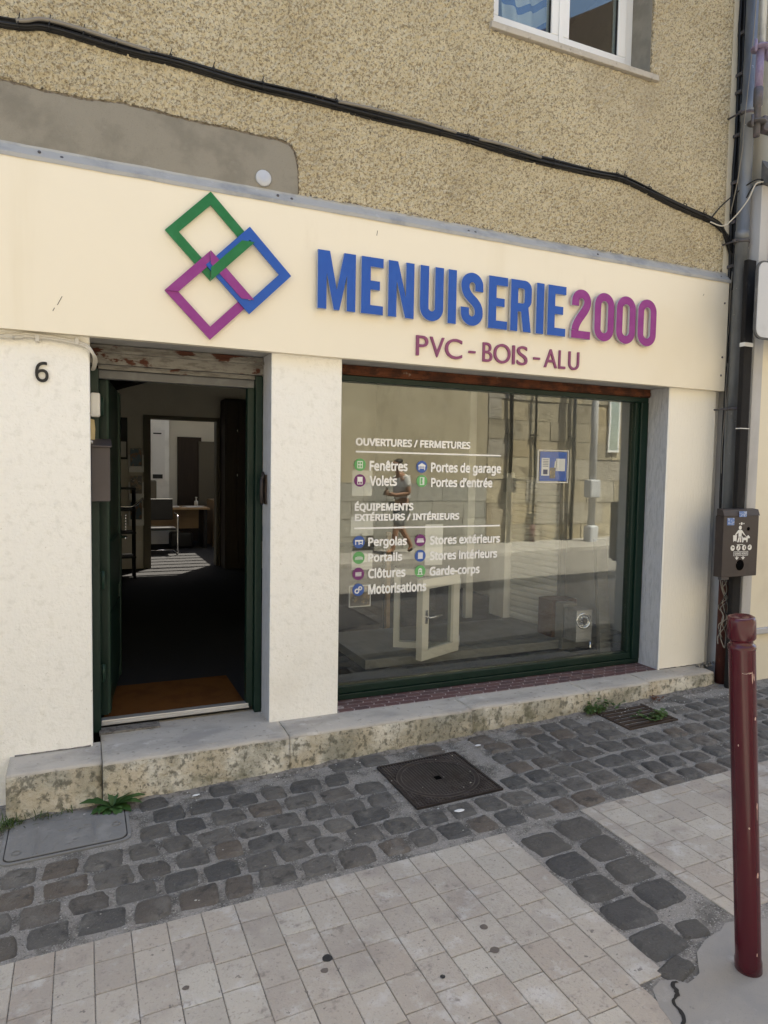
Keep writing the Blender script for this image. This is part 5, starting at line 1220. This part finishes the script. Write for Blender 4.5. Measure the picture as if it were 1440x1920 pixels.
# back office: desk, chair, cupboard, papers, lamps
o = thing('desk', 'beech desk with papers in the back office', 'desk', (1.5, 9.0, FZ))
MB().box(.6, 2.12, 8.75, 9.5, .74, .775, bev=.005).build('desk_top', m_wood, o); MB().box(.65, 2.0, 9.28, 9.31, .36, .735).build('modesty_panel', m_wood, o)
for x in (.65, 2.02): MB().box(x, x + .06, 8.8, 9.45, FZ, .735).build('leg', m_dark, o)
for k, (x, y, a) in enumerate(((1.15, 8.95, .2), (1.45, 9.0, -.1), (1.85, 8.95, .3))):
    mb = MB(); mb.obox((x, y, .785), (cos(a), sin(a), 0), (-sin(a), cos(a), 0), (0, 0, 1), .16, .11, .008); tag(mb.build('papers', m_paper, loc=(x, y, .777)), ('papers at the left end of the desk', 'papers in the middle of the desk', 'white papers at the right end of the desk')[k], 'papers', 'papers on the desk')
o = thing('office_chair', 'chrome cantilever chair in front of the beech desk', 'chair', (1.25, 8.1, FZ))
for x in (1.02, 1.46): MB().tube(spline([(x, 8.5, .70), (x, 8.1, .70), (x, 7.98, .66), (x, 7.97, .5), (x, 7.97, .12), (x, 8.0, FZ + .02), (x, 8.12, FZ + .015), (x, 8.55, FZ + .015)], 5), .013, 8).build('side_tube', m_chrome, o)
MB().tube([(1.02, 8.55, FZ + .015), (1.46, 8.55, FZ + .015)], .013, 8).build('floor_tube', m_chrome, o)
MB().box(1.04, 1.44, 8.02, 8.48, .44, .48, bev=.012).build('seat', m_dark, o); MB().box(1.04, 1.44, 8.50, 8.53, .58, .95, bev=.012).build('backrest', m_dark, o)
panelbox('waste_bag', 'dark bag on the floor under the desk', 'bag', 1.45, 1.85, 8.9, 9.25, FZ, .32, m_dark, .05)
panelbox('side_cupboard', 'low beech cupboard against the right wall of the back office', 'cupboard', 2.22, 2.74, 8.6, 9.7, FZ, .90, m_wood)
o = thing('leaflet_rack', 'clear leaflet rack standing on the beech cupboard', 'rack', (2.5, 9.0, .9))
for k in range(4): MB().obox((2.45, 8.9 + .02 * k, 1.0 + .13 * k), (1, 0, 0), (0, .9, .44), (0, -.44, .9), .14, .01, .07).build('pocket', m_acryl, o)
o = thing('office_door', 'dark door ajar at the far end of the back office', 'door', (1.9, 10.1, FZ)); MB().box(1.72, 2.18, 10.12, 10.17, FZ, 2.1, bev=.004).build('panel', m_darkwood, o); MB().box(2.12, 2.5, 10.04, 10.09, FZ, 2.02, bev=.004).build('leaf', m_trimwood, o)
panelbox('white_pillar', 'white wall pier behind the desk in the back office', 'wall', 1.05, 1.52, 9.75, 10.19, FZ, 2.9, m_iwhite)
o = thing('wall_chart', 'paper chart on the white pier behind the desk', 'poster', (1.3, 9.74, 1.2)); MB().box(1.20, 1.44, 9.738, 9.7495, 1.25, 2.2).build('sheet', m_paper, o)
mb = MB(); mb.box(1.23, 1.38, 9.735, 9.7375, 2.12, 2.145); mb.box(1.22, 1.40, 9.735, 9.7375, 1.28, 1.36); mb.build('print', m_dark, o)
panelbox('small_picture', 'small dark picture on the side wall of the back office', 'picture', 2.735, 2.7495, 9.2, 9.4, 1.4, 1.75, m_dark, .003)
o = thing('hand_bottle', 'small white bottle on the desk', 'bottle', (1.95, 9.25, .776)); MB().lathe([(.035, .776), (.035, .87), (.012, .885), (.012, .93), (.02, .932), (.02, .95)], (1.95, 9.25, 0), 12).build('body', m_plastic, o)
o = thing('desk_chair', 'beige high backed chair behind the desk', 'chair', (1.15, 9.62, FZ)); MB().box(.95, 1.28, 9.62, 9.68, .55, 1.25, bev=.03).build('backrest', m_trimwood, o); MB().tube([(1.1, 9.6, FZ), (1.1, 9.6, .5)], .03, 8).build('stem', m_dark, o); MB().box(.95, 1.3, 9.42, 9.615, .46, .54, bev=.02).build('seat', m_trimwood, o)
o = thing('lamp_track', 'ceiling track with small lit spotlights in the back office', 'lamp', (1.4, 7.4, 2.3)); MB().box(.95, 2.2, 7.39, 7.42, 2.335, 2.36).build('rail', m_alu, o)
for x in (1.17, 1.66): MB().lathe([(.012, 0), (.045, -.06), (.045, -.066)], (x, 7.405, 2.330), 14).build('spotlight', m_lamp, o)
MB().tube([(1.43, 7.405, 2.334), (1.43, 7.405, 2.24)], .012, 8).build('arm', m_alu, o)

# window display
panelbox('display_platform', 'low grey lino platform in the shop window', 'platform', 1.90, 4.40, .70, 1.60, FZ + .001, .10, m_platform, .003)
# sample casement window, opened
sw = thing('sample_window', 'small cream sample window with an open casement in the shop window display', 'sample window', (2.5, .87, .1))
def frame_obj(name, A, Bp, z0, z1, t, d, m, parent):
    A = Vector(A); Bp = Vector(Bp); u = (Bp - A); W = u.length; u.normalize(); nrm = Vector((-u.y, u.x, 0)); mb = MB()
    def seg(s0, s1, a, b): c = A + u * ((s0 + s1) / 2) + Vector((0, 0, (a + b) / 2)); mb.obox(c, u, nrm, (0, 0, 1), (s1 - s0) / 2, d / 2, (b - a) / 2)
    seg(0, W, z0, z0 + t); seg(0, W, z1 - t, z1); seg(0, t, z0 + t + .0005, z1 - t - .0005); seg(W - t, W, z0 + t + .0005, z1 - t - .0005)
    o = mb.build(name, m, parent); g = MB(); c = A + u * (W / 2) + Vector((0, 0, (z0 + z1) / 2)); return o, (c, u, nrm, W / 2 - t - .0005, (z1 - z0) / 2 - t - .0005)
A = (2.265, 1.00); Hn = (2.69, .745); S_ = (2.262, .545)
fo, _ = frame_obj('outer_frame', (A[0], A[1], 0), (Hn[0], Hn[1], 0), .101, .73, .045, .06, m_cream, sw)
so_, g = frame_obj('casement', (S_[0], S_[1], 0), (Hn[0] - .012, Hn[1] - .018, 0), .105, .71, .075, .055, m_cream, sw)
MB().obox(g[0], g[1], g[2], (0, 0, 1), g[3], .003, g[4]).build('pane', m_glassin, sw)
u = g[1]; hb = Vector((S_[0], S_[1], .43)) + u * .04 - g[2] * .03
mb = MB(); mb.obox(hb, u, g[2], (0, 0, 1), .014, .006, .05); mb.tube([hb, hb - g[2] * .04, hb - g[2] * .045 + u * .13], .009, 8); mb.build('handle', m_chrome, sw)
mb = MB()
for z in (.18, .63): mb.tube([(Hn[0] + .004, Hn[1] - .03, z - .04), (Hn[0] + .004, Hn[1] - .03, z + .04)], .010, 8)
mb.build('hinge', m_alu, sw)
# roller shutter sample
rs = thing('shutter_sample', 'white roller shutter sample standing on the right of the window display', 'shutter sample', (3.84, 1.3, .1))
MB().box(3.76, 3.80, 1.605, 1.70, .10, 1.5, bev=.004).build('post', m_iwhite, rs); MB().box(3.70, 3.755, 1.60, 1.85, .10, 1.5, bev=.004).build('side_panel', m_iwhite, rs)
mb = MB(); k = 0; z = .115
A_ = Vector((3.782, 1.60, 0)); B_ = Vector((3.885, 1.00, 0)); uu = (B_ - A_).normalized(); nn = Vector((uu.y, -uu.x, 0)); n0 = nn if nn.x < 0 else -nn
while z < 1.45:
    c = (A_ + B_) / 2; hl = (B_ - A_).length / 2; prof = [(0, 0), (.010, .010), (.013, .026), (.010, .043), (0, .050)]; vs = []
    for t in (-hl, hl):
        for (d, h) in prof: vs.append(c + uu * t + n0 * d + Vector((0, 0, z + h)))
    mb.add(vs, [(i, i + 1, i + 6, i + 5) for i in range(4)]); z += .054
mb.obox((A_ + B_) / 2 - n0 * .012 + Vector((0, 0, .78)), uu, n0, (0, 0, 1), (B_ - A_).length / 2, .008, .675); mb.build('slats', m_iwhite, rs)
MB().obox(B_ + uu * .02 + Vector((0, 0, .78)), uu, n0, (0, 0, 1), .02, .03, .68).build('guide_rail', m_platform, rs)
# awning gearbox sample with round wheel
aw = thing('awning_sample', 'grey awning gearbox sample with a round spoked wheel in the right corner of the window', 'awning sample', (3.72, .45, FZ))
MB().box(3.64, 3.80, .46, .62, .14, .40, bev=.006).build('box', m_alu, aw)
mb = MB(); n = 24; mb.lathe([(.066, 0), (.066, .014), (.050, .015), (.050, .004), (.024, .005), (.024, .016), (.010, .017)], (3.705, .459, .315), 28, 0, (-.25, -1, 0))
for k in range(10):
    a = 2 * pi * k / 10; mb.obox((3.705 + .036 * cos(a), .445, .315 + .036 * sin(a)), (cos(a), 0, sin(a)), (0, 1, 0), (-sin(a), 0, cos(a)), .014, .004, .004)
mb.build('wheel', m_chrome, aw); MB().tube([(3.79, .47, .14), (3.79, .46, FZ)], .012, 8).build('leg', m_chrome, aw)
MB().lathe([(.0, 0), (.028, .001), (.028, .006)], (3.702, .444, .315), 20, 0, (-.25, -1, 0)).build('hub', m_dark, aw)
panelbox('brown_carton', 'small brown carton behind the awning gearbox sample', 'box', 3.66, 3.92, .80, 1.0, .101, .42, m_brownbox)
panelbox('grey_carton', 'pale grey carton stacked beside the brown one behind the round wheel', 'box', 3.66, 3.80, .66, .76, FZ + .001, .42, m_platform)
mb = MB(); mb.obox((3.925, .50, .50), (1, 0, 0), (0, 1, .0), (-.09, .0, 1), .055, .02, .47); tag(mb.build('grey_board', m_platform, loc=(3.92, .5, FZ)), 'tall grey board leaning in the right corner of the shop window', 'board')
panelbox('white_post', 'slim white post standing at the back of the window display', 'post', 3.52, 3.60, 2.0, 2.06, FZ, 2.6, m_iwhite)
mb = MB().box(2.85, 3.35, 4.2, 4.26, FZ, 2.3); tag(mb.build('grey_screen', m_iwall, loc=(3.1, 4.2, FZ)), 'grey partition screen deep inside the shop behind the window', 'screen')
panelbox('dark_sideboard', 'dark wicker sideboard behind the left end of the window display', 'sideboard', 1.55, 2.5, 1.75, 2.15, FZ, .82, m_darkwood)
panelbox('wooden_slat', 'thin wooden slat leaning behind the sample window', 'slat', 2.50, 2.54, 1.68, 1.72, FZ, .95, m_wood)
# photo card and hanging sheets behind the lettering
o = thing('framed_photo', 'small framed photo of a terrace low at the left of the shop window', 'photo', (1.73, .42, .56)); MB().box(1.655, 1.815, .415, .425, .565, .715).build('frame', m_paper, o); MB().box(1.663, 1.807, .411, .4146, .573, .707).build('print', m_photo, o)
for k, (x0, x1, z0, z1) in enumerate(((1.645, 1.79, 1.33, 1.50), (1.64, 1.80, 1.06, 1.19), (1.65, 1.80, .83, .96), (2.20, 2.34, .84, 1.13))):
    mb = MB().box(x0, x1, .36, .362, z0, z1); tag(mb.build('paper_sheet', m_paper, loc=(x0, .36, z0)), ('top paper sheet hanging behind the window lettering', 'second paper sheet hanging behind the window lettering', 'lowest of the left hand paper sheets behind the window', 'narrow paper sheet behind the window below the second column of words')[k], 'sheet')
# blue notice in an acrylic holder on the glass
o = thing('blue_notice', 'blue notice with white slips in a clear acrylic holder on the shop window', 'notice', (3.19, .24, 1.44))
MB().box(3.055, 3.322, GY - .024 + .012, GY - .024 + .014, 1.435, 1.672).build('holder', m_acrylic, o)
mb = MB(); 
for (a, b, c, d) in ((3.050, 3.326, 1.668, 1.674), (3.050, 3.326, 1.432, 1.438), (3.050, 3.055, 1.4385, 1.6675), (3.321, 3.326, 1.4385, 1.6675)): mb.box(a, b, GY - .024 + .009, GY - .024 + .020, c, d)
mb.build('holder_edge', m_plastic, o)
MB().box(3.07, 3.315, GY - .024 + .016, GY - .024 + .018, 1.445, 1.662).build('sheet', m_bluesheet, o)
mb = MB(); mb.box(3.085, 3.155, GY - .024 + .0145, GY - .024 + .0158, 1.485, 1.615); mb.box(3.215, 3.298, GY - .024 + .0145, GY - .024 + .0158, 1.52, 1.612); mb.prism([(3.20, 1.54), (3.225, 1.545), (3.22, 1.60), (3.205, 1.59)], GY - .024 + .0145, GY - .024 + .0158, 'y'); mb.build('slip', m_paper, o)
mb = MB()
for z in (1.60, 1.588, 1.576, 1.564, 1.552): mb.box(3.095, 3.145, GY - .024 + .0135, GY - .024 + .0142, z, z + .004)
mb.box(3.10, 3.14, GY - .024 + .0135, GY - .024 + .0142, 1.495, 1.53)
mb.build('print', m_navyink, o)
mb = MB().box(3.16, 3.21, GY - .024 + .0145, GY - .024 + .0158, 1.465, 1.545); mb.build('picture', m_photo, o)

# ================================================================== FAR SIDE OF THE STREET (seen mirrored in the glass)
WY = -7.66
fr = thing('rendered_house', 'ochre rendered house with a grey stone block base across the street', 'building', (0, WY, 0))
mb = MB(); mb.box(-14, 7.62, WY - 7, WY, 1.27, 7.4); mb.build('wall', m_opp, fr)
mb = MB(); z = -.45; r = 0; q = random.Random(3)
while z < 1.26:
    h = min(.34, 1.268 - z); x = -14 + (.3 if r % 2 else 0)
    while x < 7.62:
        l = q.uniform(.48, .8); x1 = min(x + l, 7.62); mb.box(x + .005, x1 - .005, WY - .3, WY + .02 + q.uniform(-.004, .004), z + .005, z + h - .005); x = x1
    z += h; r += 1
mb.build('block_base', m_block, fr)
mb = MB().box(-14, 7.62, WY - .4, WY + .004, -.6, 1.269); mb.build('base_mortar', m_mortar, fr)
mb = MB(); mb.prism([(WY + .35, 7.4), (WY + .35, 7.46), (WY - 3.5, 9.4), (WY - 7.3, 7.46), (WY - 7.3, 7.4)], -14.3, 7.62, 'x'); mb.build('roof', m_roof, fr)
for x in (-9.5, -5.5, -1.5, 2.5):
    mb = MB(); mb.box(x, x + 1.0, WY - .02, WY + .012, 4.2, 5.8); f = mb.build('window', m_pvc, fr); MB().box(x + .08, x + .92, WY + .0125, WY + .018, 4.28, 5.72).build('pane', m_glassup, f)
st = thing('stone_house', 'old limestone ashlar building with drainpipes across the street', 'building', (10, WY, 0))
mb = MB(); z = -.45; r = 0
while z < 9.6:
    h = q.uniform(.36, .52); x = 7.63 + (.0 if r % 2 else .25) - .25
    while x < 19:
        l = q.uniform(.55, 1.1); x0_ = max(x, 7.63); x1 = x + l
        if x1 - x0_ > .06: mb.box(x0_ + .006, x1 - .006, WY - .3, WY + .0 + q.uniform(-.012, .012), z + .006, z + h - .006)
        x = x1
    z += h; r += 1
mb.build('ashlar', m_ashlar, st); MB().box(7.63, 19, WY - 8, WY - .02, -.6, 9.7).build('wall', m_mortar, st)
mb = MB(); mb.prism([(7.4, 9.7), (13.3, 13.2), (19.3, 9.7)], WY - 8, WY + .2, 'y'); mb.build('roof', m_roof, st)
mb = MB(); mb.box(10.75, 11.05, WY + .005, WY + .05, 2.0, 3.2); fw = mb.build('window', m_pvc, st); MB().box(10.79, 11.01, WY + .0505, WY + .056, 2.05, 3.15).build('pane', m_glassup, fw)
for k, (x, r, top, lb, mt) in enumerate(((8.13, .042, 9.0, 'dark drainpipe with a joint box on the stone building across the street', m_post), (8.74, .026, 9.0, 'slim dark drainpipe with a red foot on the stone building', m_post), (9.75, .04, 9.0, 'third drainpipe along the stone building across the street', m_lead))):
    o = thing('drainpipe', lb, 'pipe', (x, WY + .08, zg(x)), 'drainpipes across the street')
    MB().tube([(x, WY + .09, zg(x) + .05), (x, WY + .09, top)], r, 12).build('pipe', mt, o)
    if k == 0: MB().box(x - .11, x + .11, WY + .02, WY + .17, 1.10, 1.40, bev=.01).build('joint_box', m_post, o)
    if k == 1: MB().lathe([(.06, zg(x)), (.06, .40)], (x, WY + .09, 0), 14).build('foot', m_redpipe, o)
    mb = MB()
    for z in (.6, 2.3, 3.6, 5.2): mb.box(x - .09, x + .09, WY + .015, WY + .10, z, z + .03)
    mb.build('bracket', mt, o)
o = thing('signal_pole', 'grey pole with two grey boxes on the far pavement', 'pole', (9.9, -7.1, zg(9.9)))
MB().tube([(9.9, -7.1, zg(9.9)), (9.9, -7.1, 5.2)], .075, 14).build('pole', m_neighgrey, o); MB().box(9.76, 10.02, -7.22, -6.98, 1.0, 1.38, bev=.03).build('box', m_mirrorback, o); MB().box(9.79, 10.01, -7.22, -6.98, .0, .42, bev=.05).build('box', m_mirrorback, o)

# person walking on the far pavement
def skin_body(name, verts, edges, radii, m, parent, root=0, sub=2):
    me = bpy.data.meshes.new(name); org = worg(parent); me.from_pydata([Vector(v) - org for v in verts], edges, []); o = bpy.data.objects.new(name, me); C.objects.link(o)
    sk = o.modifiers.new("skin", 'SKIN'); ss = o.modifiers.new("sub", 'SUBSURF'); ss.levels = ss.render_levels = sub
    for i, r in enumerate(radii):
        sv = me.skin_vertices[0].data[i]; sv.radius = r if isinstance(r, tuple) else (r, r); sv.use_root = (i == root)
    nm = baked(o); o.modifiers.clear(); o.data = nm; nm.materials.clear(); nm.materials.append(m)
    for p in nm.polygons: p.use_smooth = True
    o.parent = parent; return o
PX, PYy = 5.36, -6.95; PZ = zg(5.4) + .056
pe = thing('person', 'person with dark hair in a white T-shirt and grey shorts walking with a phone', 'person', (PX, PYy, PZ))
def pv(x, y, z): return (PX + x, PYy + y, PZ + z)
# walks towards -X, head bowed, forearms raised holding a phone
V = [pv(0, 0, .93), pv(.01, 0, 1.10), pv(.02, 0, 1.28), pv(-.01, 0, 1.42), pv(-.05, 0, 1.50), pv(-.09, 0, 1.58), pv(-.115, 0, 1.66), pv(-.11, 0, 1.73),
     pv(0, .17, 1.40), pv(.06, .20, 1.14), pv(-.18, .13, 1.10), pv(-.27, .08, 1.13),
     pv(0, -.17, 1.40), pv(.07, -.20, 1.14), pv(-.17, -.13, 1.10), pv(-.26, -.07, 1.13),
     pv(0, .09, .88), pv(-.14, .09, .50), pv(-.20, .09, .09), pv(-.33, .09, .045),
     pv(0, -.09, .88), pv(.05, -.09, .48), pv(.26, -.09, .14), pv(.19, -.09, .04)]
E_ = [(0, 1), (1, 2), (2, 3), (3, 4), (4, 5), (5, 6), (6, 7), (3, 8), (8, 9), (9, 10), (10, 11), (3, 12), (12, 13), (13, 14), (14, 15), (0, 16), (16, 17), (17, 18), (18, 19), (0, 20), (20, 21), (21, 22), (22, 23)]
Rr = [(.12, .14), (.11, .13), (.12, .15), (.10, .12), .055, .075, (.10, .085), .075, .062, .046, .036, .034, .062, .046, .036, .034, .10, .062, .042, .034, .10, .062, .042, .034]
skin_body('body', V, E_, Rr, m_skin, pe)
tv = [V[1], V[2], V[3], pv(-.035, 0, 1.46), V[8], pv(.035, .19, 1.24), V[12], pv(.04, -.19, 1.24), pv(.0, 0, .97)]
skin_body('t_shirt', tv, [(8, 0), (0, 1), (1, 2), (2, 3), (2, 4), (4, 5), (2, 6), (6, 7)], [(.14, .165), (.145, .175), (.125, .14), .072, .082, .072, .082, .072, (.145, .17)], m_tee, pe, 1)
skin_body('shorts', [pv(0, 0, .96), pv(0, .095, .86), pv(-.135, .10, .50), pv(0, -.095, .86), pv(.05, -.10, .48)], [(0, 1), (1, 2), (0, 3), (3, 4)], [(.145, .165), .118, .10, .118, .10], m_short, pe)
skin_body('hair', [pv(-.075, 0, 1.66), pv(-.085, 0, 1.705), pv(-.095, 0, 1.735), pv(-.105, 0, 1.755)], [(0, 1), (1, 2), (2, 3)], [.085, .098, .085, .05], m_hair, pe)
for s in (1, -1):
    q0 = Vector(V[11 if s > 0 else 15])
    for k in range(4): skin_body('fingers', [q0 + Vector((-.02, s * .01, .012 - .014 * k)), q0 + Vector((-.055, -s * .015, .014 - .014 * k)), q0 + Vector((-.05, -s * .045, .016 - .014 * k))], [(0, 1), (1, 2)], [.010, .009, .008], m_skin, pe, 0, 1)
    skin_body('thumb', [q0 + Vector((0, -s * .01, .03)), q0 + Vector((-.03, -s * .03, .05)), q0 + Vector((-.05, -s * .04, .055))], [(0, 1), (1, 2)], [.011, .010, .009], m_skin, pe, 0, 1)
for k, (a, b) in enumerate(((18, 19), (22, 23))):
    A = Vector(V[a]); Bq = Vector(V[b]); skin_body('shoe', [A + Vector((.02, 0, -.045 if k == 0 else -.03)), (A + Bq) / 2 + Vector((0, 0, -.02)), Bq], [(0, 1), (1, 2)], [.048, .046, .036], m_dark, pe, 0, 1)
o = thing('phone', 'dark phone held in both hands of the walking person', 'phone', pv(-.31, 0, 1.15)); MB().obox(pv(-.31, .005, 1.16), (.5, 0, .86), (0, 1, 0), (-.86, 0, .5), .07, .035, .004).build('case', m_dark, o)
